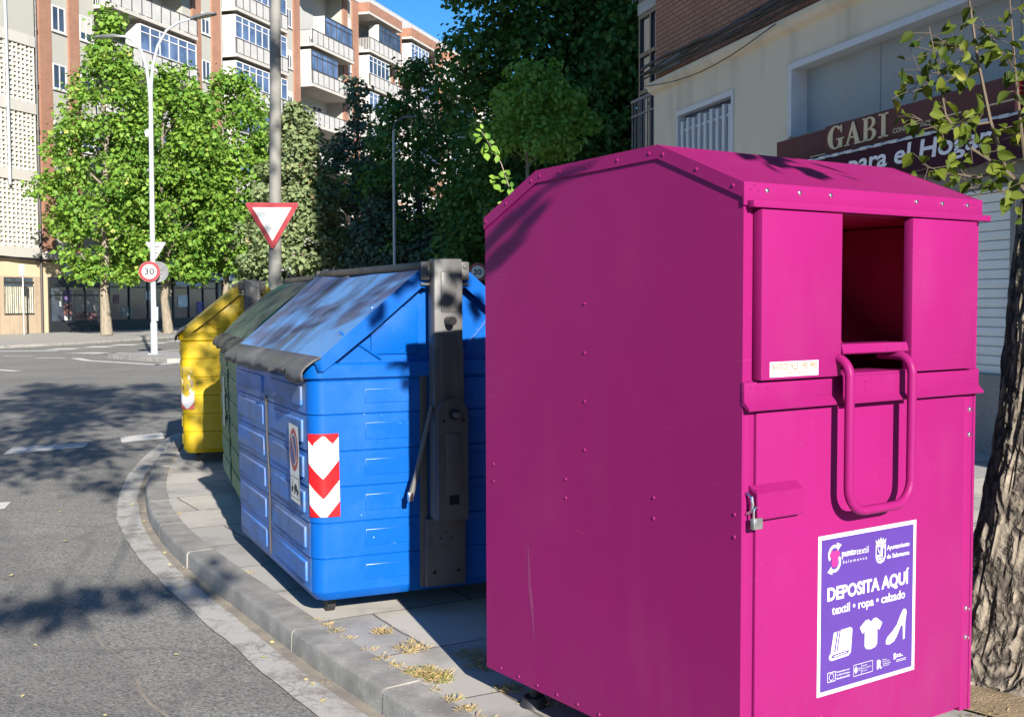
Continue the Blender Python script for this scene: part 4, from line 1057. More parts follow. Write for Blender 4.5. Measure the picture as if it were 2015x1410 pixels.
for c in (0.045, 0.098, 0.148): npf(ring(c, 0.602 - (c - 0.04) * 0.05, 0.010, 0.012, 12), 4, 3)
s_ = g.obj('no_parking_sticker', ['stickerwhite', 'fadedred', 'signblue', 'ink'], bbody, False); s_['label'] = 'peeling no parking tow-away sticker'

green, gbody = make_bin('green recycling bin with rounded dark lid, between the blue and yellow bins', (-1.85, 7.72, 0), R(18.4), 'greenbody', 'greenbody', 'greenlid', 'greensmoke', True, 2)
g, P = chevron(green, 0.02, 0.14, 0.45, 0.92, 0.08, 1.0, [(-1, 0.55, 1), (0.55, 0.65, 0), (0.65, 0.75, 1), (0.75, 0.82, 0), (0.82, 2, 1)])
g.obj('chevron_sticker', ['reflwhite', 'fadedred', 'glue', 'ink'], gbody, False)
g = G(); g.face([(-0.010, 1.35, 0.55), (-0.010, 1.18, 0.56), (-0.010, 1.19, 0.95), (-0.010, 1.36, 0.93)], 0); g.obj('peeled_sticker', 'glue', gbody, False)
yellow, ybody = make_bin('yellow packaging bin with peeling corner sticker, farthest of the row', (-3.09, 10.62, 0), R(15.6), 'yellow', 'yellowlid', 'yellowlid', 'greyrubber', False, 3)
g, P = chevron(yellow, 0.02, 0.15, 0.52, 0.92, 0.085, 1.0, [(-1, 0.52, 1), (0.52, 0.63, 0), (0.63, 2, 5)])
for k in range(34):
    f = k / 34; t, z = 0.035 + rnd.random() * 0.10, 0.66 + rnd.random() * 0.24; r_ = 0.005 + rnd.random() * 0.012
    g.face([P(max(0.022, min(0.148, t + r_ * math.cos(a) * rnd.uniform(.3, .8))), min(0.918, max(0.60, z + r_ * math.sin(a) * rnd.uniform(.6, 2.4))), .0115 + k * 0.00003) for a in (0, 1.0, 1.9, 2.8, 3.7, 4.6, 5.5)], rnd.choice((5, 2, 5, 4, 3, 6, 3)))
g.obj('chevron_sticker', ['reflwhite', 'fadedred', 'glue', 'signback', 'fadedpink', 'yellowlid', 'galvdark'], ybody, False)

# ================================================================ SIGNS AND LAMP
def disc_sign(name, label, loc, rz, r=0.30, both=False, group=None, digits='30'):
    s = thing(name, label, 'sign', loc, rz, group)
    g = G()
    n = 40
    g.prism([(r * math.cos(2 * math.pi * i / n), r * math.sin(2 * math.pi * i / n)) for i in range(n)], 'y', -0.012, 0.0, 0)
    g.obj('plate', 'signback', s)
    g = G(); g.face([(a, -0.0135, b) for a, b in ring(0, 0, r * 0.985, r * 0.985, 40)], 0); g.face([(a, -0.0148, b) for a, b in ring(0, 0, r * 0.70, r * 0.70, 40)], 1)
    if digits: put_text(g, digits, -r * 0.46, -r * 0.30, r * 0.46, r * 0.32, -0.0162, 2, 0.03)
    g.obj('face', ['signred', 'reflwhite', 'ink'], s, False)
    g = G(); g.box(-0.09, 0.001, -0.05, 0.09, 0.03, -0.02); g.box(-0.09, 0.001, 0.06, 0.09, 0.03, 0.09); g.obj('bracket', 'steel', s)
    return s
def tri_sign(label, loc, rz, side):
    s = thing('yield_sign', label, 'sign', loc, rz)
    def tri(sd, r, n=6):
        h = sd * math.sqrt(3) / 2; P = []
        cen_ = [(-sd / 2, h / 3), (0, -2 * h / 3), (sd / 2, h / 3)]
        for i, (cx_, cz_) in enumerate(cen_):
            L = math.hypot(cx_, cz_); kx, kz = cx_ * (1 - 2 * r / L), cz_ * (1 - 2 * r / L)
            a0 = math.degrees(math.atan2(cz_, cx_))
            for k in range(n + 1): a = R(a0 - 60 + 120 * k / n); P.append((kx + r * math.cos(a), kz + r * math.sin(a)))
        return P
    g = G(); g.prism(tri(side, 0.022), 'y', -0.012, 0, 0); g.obj('plate', 'signback', s)
    g = G(); g.face([(a, -0.0135, b) for a, b in tri(side * 0.995, 0.022)], 0); g.face([(a, -0.0148, b) for a, b in tri(side * 0.70, 0.004)], 1)
    g.obj('face', ['signred', 'reflwhite'], s, False)
    g = G(); g.box(-0.10, 0.001, 0.05, 0.10, 0.05, 0.08); g.box(-0.06, 0.001, -0.12, 0.06, 0.05, -0.09); g.obj('bracket', 'steel', s)
    return s
LX, LY = -10.22, 32.6
lp = thing('street_lamp', 'tall pale twin-armed street lamp standing on the traffic island', 'street lamp', (LX, LY, 0.02))
g = G(); g.tube([(0, 0, 0), (0, 0, 0.9)], [0.10, 0.098], 16); g.tube([(0, 0, 0.9), (0.01, 0, 4.0), (0.03, 0, 7.0)], [0.078, 0.072, 0.062], 16); g.box(-0.13, -0.13, 0, 0.13, 0.13, 0.03); g.box(0.08, -0.06, 0.95, 0.13, 0.06, 1.35, bev=0.01)
g.obj('pole', 'lampgrey', lp)
ra = [(0.03, 0, 6.95), (0.05, 0, 7.6), (0.11, 0, 8.15), (0.26, 0, 8.7), (0.52, -0.02, 9.12), (0.85, -0.03, 9.33), (1.25, -0.04, 9.44)]
la = [(0.03, 0, 6.95), (-0.01, 0, 7.6), (-0.07, 0, 8.1), (-0.22, 0.05, 8.55), (-0.48, 0.1, 8.88), (-0.72, 0.14, 8.99), (-0.9, 0.16, 9.0)]
for pth, sgn in ((ra, 1), (la, -1)):
    g = G(); g.tube(pth, [0.055, 0.05, 0.046, 0.042, 0.038, 0.034, 0.03], 12); arm = g.obj('arm', 'lampgrey', lp)
    e = Vector(pth[-1]); d = Vector((1, -0.05, 0.20)).normalized() if sgn > 0 else Vector((-1, 0.15, 0.0)).normalized()
    s_ = d.cross(Vector((0, 0, 1))).normalized(); up = s_.cross(d)
    g = G()
    def hp(a, b, c): return tuple(e + d * a + s_ * b + up * c)
    prof = [(-0.05, 0.04, 0.03), (0.12, 0.12, 0.05), (0.45, 0.15, 0.035), (0.70, 0.09, 0.02)]
    rows = [[hp(a, -w_, -0.03), hp(a, -w_ * 0.8, h), hp(a, w_ * 0.8, h), hp(a, w_, -0.03)] for a, w_, h in prof]
    g.grid(rows, 0, True); g.face(rows[0]); g.face(rows[-1])
    hd_ = g.obj('lamp_head', 'lamphead', arm, ang=40)
    g = G(); g.face([hp(0.15, -0.09, -0.033), hp(0.15, 0.09, -0.033), hp(0.55, 0.09, -0.033), hp(0.55, -0.09, -0.033)]); g.obj('lens', 'lampglass', arm)
g = G(); g.tube([(-0.06, -0.02, 6.35), (-0.09, -0.03, 6.28), (-0.09, -0.03, 6.15)], [0.05, 0.07, 0.04], 12); g.obj('camera_dome', 'whiteframe', lp)
disc_sign('speed_limit_sign', 'round 30 speed limit sign on the pale twin-armed lamp post', (LX - 0.06, LY - 0.12, 2.37), R(10), 0.295)
s = disc_sign('speed_limit_sign', 'round sign seen from its grey back behind the 30 sign on the lamp', (LX + 0.12, LY + 0.12, 2.37), R(215), 0.295)
tri_sign('small triangular sign seen from its grey back, above the 30 sign on the lamp', (LX + 0.06, LY + 0.11, 3.05), R(195), 0.58)

cpole = thing('sign_pole', 'thick grey concrete pole carrying the yield sign behind the bins', 'pole', (-2.70, 13.0, 0))
g = G(); g.tube([(0, 0, 0), (0.01, 0, 1.7), (0.045, 0, 4.0), (0.09, 0, 7.2), (0.10, 0, 8.4)], [0.078, 0.074, 0.062, 0.050, 0.046], 20); g.obj('shaft', 'concrete', cpole)
for z in (2.32, 2.56):
    g = G(); g.tube([(0.02, 0, z), (0.02, 0, z + 0.025)], 0.080, 20); g.obj('clamp', 'steel', cpole)
tri_sign('red bordered white yield sign on the thick concrete pole', (-2.69, 12.90, 2.45), R(4), 0.62)
p2 = thing('sign_post', 'thin grey post carrying the 30 sign behind the blue bin', 'sign post', (-1.12, 37.06, -0.06))
g = G(); g.tube([(0, 0, 0), (0, 0, 2.8)], 0.04, 12); g.obj('tube', 'steel', p2); g = G(); g.dome((0, 0, 2.8), (0, 0, 1), 0.042); g.obj('cap', 'black', p2)
disc_sign('speed_limit_sign', 'round 30 speed limit sign peeping over the blue bin beside the magenta bank', (-1.10, 36.98, 2.44), 0, 0.30)

# ================================================================ LEFT BUILDINGS
def facade_frame(p0, az): return p0, R(90 - az)
P0 = (-23.94, 53.4); AZL = 16.9
ROOF1, H1 = 25.5, 2.85
def windowp(parent, x0, x1, z0, z1, y=-0.0, frame='whiteframe', pane='glass', mull=1):
    g = G(); t = 0.07
    g.box(x0, y - 0.04, z0, x1, y - 0.001, z0 + t); g.box(x0, y - 0.04, z1 - t, x1, y - 0.001, z1)
    g.box(x0, y - 0.04, z0 + t, x0 + t, y - 0.001, z1 - t); g.box(x1 - t, y - 0.04, z0 + t, x1, y - 0.001, z1 - t)
    for k in range(mull):
        xm = x0 + (x1 - x0) * (k + 1) / (mull + 1); g.box(xm - 0.03, y - 0.035, z0 + t, xm + 0.03, y - 0.001, z1 - t)
    g.box(x0 - 0.05, y - 0.10, z0 - 0.07, x1 + 0.05, y - 0.0015, z0 - 0.002)
    w = g.obj('window', frame, parent)
    g = G(); g.face([(x0 + t, y - 0.012, z0 + t), (x1 - t, y - 0.012, z0 + t), (x1 - t, y - 0.012, z1 - t), (x0 + t, y - 0.012, z1 - t)]); g.obj('pane', pane, w)
    q = rnd.random()
    if q < 0.6:
        zb = z1 - t - (z1 - z0 - 2 * t) * (0.25 + 0.7 * rnd.random()); g = G(); g.box(x0 + t, y - 0.024, zb, x1 - t, y - 0.014, z1 - t)
        g.obj('roller_blind', rnd.choice(('railpanel', 'slabconc', 'curtain', 'greywall')), w, False)
    return w
def balcony(parent, x0, x1, z, rg, ystick=-1.05):
    g = G(); g.box(x0 + 0.02, ystick, z, x1 - 0.02, 1.28, z + 0.20); b = g.obj('balcony', 'slabconc', parent)
    g = G(); zt = z + 1.14
    n = max(4, int((x1 - x0) / 0.85))
    for k in range(n + 1):
        x = x0 + 0.05 + (x1 - x0 - 0.1) * k / n; g.box(x - 0.025, ystick + 0.015, z + 0.20, x + 0.025, ystick + 0.07, zt, 0)
    g.box(x0 + 0.03, ystick + 0.01, zt, x1 - 0.03, ystick + 0.075, zt + 0.05, 0)
    for k in range(n):
        xa = x0 + 0.05 + (x1 - x0 - 0.1) * k / n + 0.05; xb = x0 + 0.05 + (x1 - x0 - 0.1) * (k + 1) / n - 0.05
        g.box(xa, ystick + 0.03, z + 0.26, xb, ystick + 0.05, zt - 0.04, 1)
    for xx in (x0 + 0.05, x1 - 0.07):
        g.box(xx, ystick + 0.08, zt, xx + 0.03, 0.0, zt + 0.04, 0)
        for k in range(7): g.box(xx, ystick + 0.16 + k * 0.13, z + 0.2, xx + 0.02, ystick + 0.21 + k * 0.13, zt, 1)
    g.obj('railing', ['raildark', 'railpanel'], b)
    kind = rg.integers(0, 4)
    zc = z + 2.62
    if kind in (1, 2, 3):
        # glazed enclosure over part of the balcony
        xa, xb = ((x0 + 0.06, x1 - 0.06) if kind == 1 else (x0 + 0.06 + (x1 - x0) * 0.32, x1 - 0.06) if kind == 2 else (x0 + 0.06, x0 + (x1 - x0) * 0.62))
        yq = ystick + 0.10
        g = G(); n = max(3, int((xb - xa) / 0.8)); fr = 0
        for k in range(n + 1):
            x = xa + (xb - xa) * k / n; g.box(x - 0.03, yq, z + 1.22, x + 0.03, yq + 0.05, zc, 0)
        g.box(xa, yq - 0.005, zc - 0.08, xb, yq + 0.055, zc, 0); g.box(xa, yq - 0.005, z + 1.2, xb, yq + 0.055, z + 1.27, 0); g.box(xa, yq - 0.004, z + 2.18, xb, yq + 0.054, z + 2.24, 0)
        g.box(xa - 0.02, yq + 0.06, z + 0.2, xa + 0.02, 0.0, zc, 2)
        g.face([(xa, yq + 0.03, z + 1.27), (xb, yq + 0.03, z + 1.27), (xb, yq + 0.03, zc - 0.08), (xa, yq + 0.03, zc - 0.08)], 1)
        g.face([(xa, yq + 0.035, z + 0.2), (xb, yq + 0.035, z + 0.2), (xb, yq + 0.035, z + 1.2), (xa, yq + 0.035, z + 1.2)], 2)
        g.obj('glazed_enclosure', [['whiteframe', 'whiteframe', 'dkframe'][rg.integers(0, 3)], ['glass', 'glassblue', 'glassblue'][rg.integers(0, 3)], 'railpanel'], b)
    if rg.random() < 0.35:
        g = G(); g.box(x0 + 0.1, 0.9, z + 2.0, x0 + 0.9, 1.22, z + 2.55, 0, 0.03); g.tube([(x0 + 0.5, 0.895, z + 2.27), (x0 + 0.5, 0.885, z + 2.27)], 0.2, 16, 1); g.obj('air_conditioner', ['whiteframe', 'galvdark'], b)
    windowp(b, x0 + 0.8, x0 + 2.4, z + 0.35, z + 2.35, 1.28, 'whiteframe', 'glass', 1)
    if x1 - x0 > 5: windowp(b, x1 - 2.6, x1 - 1.0, z + 0.9, z + 2.35, 1.28, 'whiteframe', 'glass', 1)
    return b
def block(label, s0, s1, bays, z_base, roof, floors, piers, seed, strips, ground_h=4.0):
    ap = thing('apartment_building', label, 'building', (P0[0], P0[1], 0), R(90 - AZL), 'apartment blocks across the junction')
    rg = np.random.default_rng(seed)
    g = G()
    cur = s0
    for a, b in bays + [(s1, s1)]:
        if a > cur: g.box(cur, 0, ground_h, a, 1.4, roof, 0)
        cur = b
    for a, b in bays: g.box(a, 1.28, ground_h, b, 1.40, roof, 1)
    g.box(s0, 1.40, ground_h, s1, 12, roof - 0.01, 0)
    g.obj('wall', ['pale', 'greywall'], ap, False)
    for a, b in piers:
        g = G(); g.box(a, -0.12, ground_h, b, -0.002, roof - 0.02); g.obj('brick_pier', 'brick_left', ap, False)
    # roof slab, parapet and roof terrace rail
    g = G()
    for a, b in bays: g.box(a - 0.1, -1.05, roof - 0.9, b + 0.1, 1.27, roof - 0.72, 1); g.box(a - 0.1, -1.06, roof - 0.715, b + 0.1, -0.9, roof + 0.02, 0); g.box(a - 0.1, -0.89, roof - 0.715, a + 0.05, 0, roof + 0.015, 0)
    g.box(s0, -0.15, roof + 0.022, s1, 1.5, roof + 0.14, 1)
    g.obj('roof_parapet', ['brick_left', 'slabconc'], ap, False)
    g = G(); n = int((s1 - s0) / 0.9)
    for k in range(n): x = s0 + 0.3 + k * 0.9; g.box(x, -0.06, roof + 0.14, x + 0.8, -0.03, roof + 0.95, 0)
    g.box(s0, -0.07, roof + 0.95, s1, -0.02, roof + 1.0, 0)
    g.obj('terrace_rail', 'railpanel', ap, False)
    for i, (a, b) in enumerate(bays):
        for k in range(floors):
            z = z_base - k * H1
            if z > 3.9: balcony(ap, a, b, z, rg)
    for a, b in strips:
        for k in range(floors + 1):
            z = z_base + 1.0 - k * H1 + (1.4 if rg.random() < 0 else 0)
            if z > 4.6 and z + 1.3 < roof: windowp(ap, a + 0.12, b - 0.12, z, z + 1.25, -0.002, 'whiteframe', 'glass', 1)
    return ap
b1 = block('long sunlit brick and render block with white balconies behind the bright street trees', 2.95, 38.3, [(7.4, 15.6), (20.0, 26.8), (30.4, 37.4)], 19.65, 25.55, 6, [(3.06, 3.91), (5.25, 6.04), (16.5, 17.45), (18.7, 19.66), (27.1, 28.3), (29.4, 30.3), (37.5, 38.28)], 11, [(3.95, 5.2), (6.08, 7.3), (17.5, 18.65), (28.35, 29.35)])
b2 = block('farther brick block with balconies and roof terrace rail against the blue sky', 38.32, 92, [(40.4, 47.0), (49.4, 56.2), (59.5, 66.3), (69.5, 76.3), (79, 86)], 21.25, 25.1, 7, [(39.2, 40.3), (47.1, 47.7), (48.7, 49.3), (56.3, 57.4), (58.4, 59.4), (66.4, 67.3), (68.5, 69.4), (76.4, 77.3), (78.1, 78.9)], 5, [(38.35, 39.15), (47.75, 48.65), (57.45, 58.35), (67.4, 68.4)])
# lattice-screened block at the left edge
lb = thing('apartment_building', 'pale block with pierced lattice screens at the left edge, by the curtained window', 'building', (P0[0], P0[1], 0), R(90 - AZL), 'apartment blocks across the junction')
g = G(); g.box(-14, 0.05, 4.0, 2.55, 12, 27, 0); g.box(2.55, -0.02, 3.4, 2.62, 12, 27, 1)
for z in (4.25 - 0.6, 7.3, 10.55, 13.75, 17.0, 20.2, 23.4): g.box(-14, -0.25, z, 2.55, 0.049, z + 0.5, 2)
g.box(-14, -0.22, 14.25, 2.54, 0.048, 17.0, 0)
g.obj('wall', ['pale', 'brick_left', 'slabconc'], lb, False)
for zlo, zhi in ((4.15, 7.3), (7.8, 10.55), (11.05, 13.75)):
  for xa, xb in ((-0.35, 2.5), (-3.9, -0.75)):
    g = G(); g.face([(xa, -0.02, zlo), (xb, -0.02, zlo), (xb, -0.02, zhi), (xa, -0.02, zhi)], 1)
    cw, ch = 0.26, 0.21; nx, nz = int((xb - xa) / cw), int((zhi - zlo) / ch)
    cw = (xb - xa) / nx; ch = (zhi - zlo) / nz
    for i in range(nx + 1): g.box(xa + i * cw - 0.022, -0.20, zlo, xa + i * cw + 0.022, -0.03, zhi, 0)
    for i in range(nx):
        for k in range(nz):
            x, z = xa + i * cw, zlo + k * ch
            if (i + k) % 2: g.prism([(x + 0.022, z), (x + cw - 0.022, z), (x + cw - 0.022, z + ch * 0.46), (x + cw / 2, z + ch * 0.28), (x + 0.022, z + ch * 0.46)], 'y', -0.19, -0.04, 0)
            else: g.prism([(x + 0.022, z + ch * 0.3), (x + cw / 2, z + ch * 0.12), (x + cw - 0.022, z + ch * 0.3), (x + cw - 0.022, z + ch * 0.72), (x + 0.022, z + ch * 0.72)], 'y', -0.17, -0.04, 0)
    g.obj('lattice_screen', ['grout', 'hole'], lb, False)
g = G(); g.tube([(2.78, -0.12, 0.0), (2.78, -0.12, 26.5)], 0.06, 10); 
for z in (4.6, 7.4, 9.8, 12.0, 14.6): g.tube([(2.78, -0.12, z), (2.78, -0.12, z + 0.2)], 0.085, 10)
g.obj('drain_pipe', 'dkframe', lb)
# ground floor of the lattice block: cream wall, stone cladding, curtained window
g = G()
g.box(-14, 0.0, 2.75, 2.9, 12, 3.9, 0)
g.box(-14, -0.06, 0, 2.9, -0.003, 0.9, 1); g.box(-14, -0.06, 0.9, 0.25, -0.003, 2.75, 1); g.box(2.3, -0.06, 0.9, 2.9, -0.003, 2.75, 1); g.box(0.25, -0.06, 2.68, 2.3, -0.003, 2.75, 1)
g.box(-14, 0.0, 0, 2.9, 12, 2.75, 1)
g.obj('ground_floor_wall', ['palewarm', 'stoneclad'], lb, False)
g = G()
rows = []
for z in (0.98, 1.3, 1.8, 2.25): rows.append([(0.3 + i * 0.04, -0.03 - 0.018 * math.sin(i * 1.7 + z) - 0.01 * math.sin(i * 0.7), z + (0.02 * math.sin(i * 1.7) if z > 2 else 0)) for i in range(50)])
g.grid(rows, 0); cw_ = None
wn_ = G(); wn_.face([(0.25, -0.008, 0.9), (2.3, -0.008, 0.9), (2.3, -0.008, 2.68), (0.25, -0.008, 2.68)], 0)
wn_.box(0.25, -0.075, 2.42, 2.3, -0.05, 2.5, 1); wn_.box(0.9, -0.07, 2.5, 0.96, -0.05, 2.68, 1); wn_.box(1.55, -0.07, 2.5, 1.61, -0.05, 2.68, 1); wn_.box(0.25, -0.075, 0.9, 2.3, -0.05, 0.96, 1)
cwn = wn_.obj('curtained_window', ['glass', 'dkframe'], lb, False)
g.obj('curtain', 'curtain', cwn)
g = G()
for k in range(14): x = 0.33 + k * 0.145; g.box(x, -0.085, 0.93, x + 0.018, -0.07, 2.3, 0)
g.obj('window_grille', 'dkframe', cwn)

# shopfronts of the brick block
def shop(parent, x0, x1, board, fascia_z=(2.75, 3.35), txt=None, tm='letterwhite', frame='shopdark', panes=3, light=None):
    g = G()
    g.box(x0, -0.10, fascia_z[0], x1, -0.003, fascia_z[1], 0); g.box(x0, -0.08, 0, x0 + 0.15, -0.003, fascia_z[0], 1); g.box(x1 - 0.15, -0.08, 0, x1, -0.003, fascia_z[0], 1)
    g.box(x0 + 0.15, -0.07, 0, x1 - 0.15, -0.003, 0.55, 1)
    w = (x1 - x0 - 0.3) / panes
    for k in range(1, panes): g.box(x0 + 0.15 + k * w - 0.04, -0.07, 0.55, x0 + 0.15 + k * w + 0.04, -0.003, fascia_z[0], 1)
    g.box(x0 + 0.15, -0.068, fascia_z[0] - 0.42, x1 - 0.15, -0.004, fascia_z[0] - 0.36, 1)
    if txt: put_text(g, txt, x0 + (x1 - x0) * 0.25, fascia_z[0] + 0.18, x0 + (x1 - x0) * 0.75, fascia_z[1] - 0.16, -0.105, 2)
    f = g.obj('shopfront', [board, frame, tm], parent, False)
    g = G(); g.face([(x0 + 0.15, -0.012, 0.55), (x1 - 0.15, -0.012, 0.55), (x1 - 0.15, -0.012, fascia_z[0]), (x0 + 0.15, -0.012, fascia_z[0])]); g.obj('shop_window', 'glass', f)
    if light:
        for (a, b, c, d, mi) in light:
            g = G(); g.box(x0 + a, -0.030, b, x0 + c, -0.016, d); g.obj('display_card', ['poster1', 'poster2', 'pale', 'stickerwhite'][mi], f, False)
    return f
g = G(); g.box(2.95, 0, 0, 38.3, 12, 3.99, 0); g.box(2.95, -0.35, 3.62, 38.3, -0.002, 3.98, 1); g.obj('ground_floor_wall', ['palewarm', 'slabconc'], b1, False)
shop(b1, 3.35, 7.6, 'shopdark', (2.25, 2.75), None, light=[(1.15, 1.5, 1.75, 2.1, 0), (1.15, 0.85, 1.75, 1.4, 1), (2.0, 1.0, 3.6, 2.1, 2), (1.2, 0.58, 1.7, 0.8, 3), (2.1, 0.58, 3.7, 0.9, 1), (0.85, 1.3, 1.02, 2.0, 3)])
g = G(); g.box(4.3, -0.16, 2.86, 6.3, -0.004, 3.4, 0); put_text(g, 'Floristería', 4.6, 3.0, 6.0, 3.28, -0.165, 1); g.obj('shop_board', ['steel', 'ink'], b1, False)
shop(b1, 8.0, 13.5, 'shopred', (2.7, 3.4), None, light=[(0.5, 1.4, 1.0, 1.9, 1), (1.2, 0.7, 2.2, 1.2, 2), (3.4, 1.6, 3.9, 2.1, 3)])
shop(b1, 14.0, 19.0, 'shopdark', (2.7, 3.5), None, light=[(0.6, 1.2, 1.6, 1.9, 3), (2.6, 0.8, 3.4, 1.5, 0)])
g = G(); g.box(13.3, -0.8, 2.45, 16.0, -0.72, 3.35, 0); put_text(g, 'Bar', 14.0, 2.65, 15.2, 3.15, -0.81, 1); g.obj('shop_board', ['whiteframe', 'ink'], b1, False)
g = G(); g.box(16.4, -0.8, 2.8, 20.5, -0.72, 3.4, 0); put_text(g, 'Refrescos y Vino', 16.7, 2.95, 20.2, 3.25, -0.81, 1); g.obj('shop_board', ['whiteframe', 'ink'], b1, False)
shop(b1, 19.5, 26.5, 'shopdark', (2.7, 3.4)); shop(b1, 27, 37.5, 'shopdark', (2.7, 3.4), panes=5)
g = G(); g.box(38.32, 0, 0, 92, 12, 3.99, 0); g.obj('ground_floor_wall', 'palewarm', b2, False); shop(b2, 40, 60, 'shopdark', panes=8)
# drooping cable along the facade
g = G()
for k in range(3): g.tube([(-6 + i * 1.2, -0.20 - 0.03 * k, 3.52 + 0.05 * k - 0.10 * math.sin(i * 0.8 + k)) for i in range(30)], 0.03, 6)
o = g.obj('cable_bundle', 'cable'); o.location = (P0[0], P0[1], 0); o.rotation_euler = (0, 0, R(90 - AZL)); tag(o, 'sagging black cables along the facade above the curtained window', 'cable')
# slim pale lamp post before the lattice block
sl = thing('wall_mast', 'slim pale mast bracketed to the lattice-screened block at the left edge', 'mast', (-23.45, 53.75, 0))
g = G(); g.tube([(0, 0, 7.0), (0.0, 0, 12.0), (-0.12, 0, 26.0)], [0.07, 0.068, 0.06], 10); g.obj('pole', 'lampgrey', sl)
for z in (7.25, 10.6, 13.9):
    g = G(); g.tube([(0, 0, z), (-0.28, 0.09, z)], 0.035, 8); g.obj('bracket', 'steel', sl)
# telephone post box pole by the shop
sp2 = thing('utility_post', 'thin grey post with white box beside the dark flower shop', 'post', (-22.6, 52.9, 0))
g = G(); g.tube([(0, 0, 0), (0, 0, 3.1)], 0.045, 8); g.obj('tube', 'steel', sp2); g = G(); g.box(-0.12, -0.12, 2.75, 0.12, -0.05, 3.25, bev=0.02); g.obj('box', 'whiteframe', sp2)

# ================================================================ RIGHT BUILDING
Q0 = (4.69, 11.32); AZR = -15.4
rb_rz = R(90 - (AZR + 180))
def RB(s, y, z):   # world point of facade coordinate (s: distance away from the camera side)
    a = R(AZR); return (Q0[0] + math.sin(a) * s - math.cos(a) * (-y) * -1 * -1, Q0[1] + math.cos(a) * s, z)
rb = thing('apartment_building', 'brown brick building with cream ground floor behind the magenta bank', 'building', (Q0[0], Q0[1], 0), rb_rz)
# local X runs towards the camera: x = -s ; outward is -Y
XC, XE = -8.49, 11.0
g = G()
g.box(XC, 0.0, 5.12, XE, 14, 26.0, 0)
g.obj('brick_wall', 'brick_right', rb, False)
g = G()
# cream wall with real openings: barred window and shop window
def wallrect(x0, x1, z0, z1, mi): g.box(x0, -0.02, z0, x1, 0.30, z1, mi)
wallrect(XC, -7.53, 0.0, 5.0, 0); wallrect(-7.53, -5.5, 0, 2.9, 0); wallrect(-7.53, -5.5, 4.55, 5.0, 0); wallrect(-5.5, -3.9, 0, 5.0, 0)
wallrect(-3.9, 3.2, 4.58, 5.0, 0); wallrect(-3.9, 3.2, 2.6, 3.64, 1); wallrect(-3.9, -3.3, 0, 2.6, 1); wallrect(-3.3, 0.36, 0, 0.78, 1); wallrect(0.36, 3.2, 0, 2.6, 1); wallrect(3.2, XE, 0, 5.0, 1)
g.box(XC, 0.31, 0.0, XE, 14, 5.1, 0)
g.obj('ground_floor_wall', ['stucco', 'granitewall'], rb, False)
g = G(); g.prism([(-0.02, 4.98), (-0.10, 5.03), (-0.14, 5.10), (-0.14, 5.16), (0.1, 5.20), (0.1, 4.98)], 'x', XC - 0.06, XE); g.obj('cornice', 'stucco', rb, False)
# shop window: white reveal and grey blind
g = G(); g.box(-3.9, -0.05, 4.50, 3.2, 0.22, 4.58, 0); g.box(-3.9, -0.05, 3.64, -3.80, 0.22, 4.50, 0); g.box(3.12, -0.05, 3.64, 3.2, 0.22, 4.5, 0)
fr_ = g.obj('window_reveal', 'whitebar', rb, False)
g = G(); g.box(-3.80, 0.18, 3.60, 3.12, 0.20, 4.50); 
for x in (-2.15, 0.2, 1.8): g.box(x, 0.172, 3.60, x + 0.02, 0.181, 4.5)
g.obj('blind', 'greyshut', fr_, False)
# barred window
g = G(); g.box(-7.53, -0.04, 4.47, -5.5, 0.1, 4.55); g.box(-7.53, -0.04, 2.9, -7.47, 0.1, 4.47); g.box(-5.56, -0.04, 2.9, -5.5, 0.1, 4.47)
bw_ = g.obj('barred_window', 'whitebar', rb, False)
g = G()
for k in range(9): x = -7.36 + k * 0.212; g.box(x, -0.03, 2.95, x + 0.085, 0.03, 4.36 + 0.03 * (k % 2))
g.box(-7.45, -0.006, 4.2, -5.58, 0.02, 4.24)
g.obj('window_bars', 'whitebar', bw_, False)
g = G(); g.face([(-7.47, 0.12, 2.9), (-5.56, 0.12, 2.9), (-5.56, 0.12, 4.47), (-7.47, 0.12, 4.47)]); g.obj('pane', 'glassblue', bw_)
# roller shutter
g = G()
for k in range(19):
    z = 0.78 + k * 0.0945; g.prism([(0.06, z), (0.045, z + 0.02), (0.045, z + 0.085), (0.06, z + 0.0905), (0.08, z + 0.0905), (0.08, z)], 'x', -3.3, 0.36)
g.box(-3.3, -0.03, 2.575, 0.36, 0.1, 2.60, 0)
g.obj('roller_shutter', 'whiteshut', rb, False)
# vent grille, upper window
g = G(); g.box(-8.36, -0.03, 5.30, -7.45, -0.002, 5.48, 0)
for k in range(5): g.box(-8.33, -0.04, 5.32 + k * 0.032, -7.48, -0.03, 5.335 + k * 0.032, 0)
g.obj('vent_grille', 'pale', rb, False)
for k in range(6): windowp(rb, -6.9, -5.6, 6.75 + k * 2.9, 8.1 + k * 2.9, 0.0, 'whiteframe', 'glass', 1)
for k in range(6): windowp(rb, -2.9, -1.4, 6.75 + k * 2.9, 8.1 + k * 2.9, 0.0, 'whiteframe', 'glass', 1)
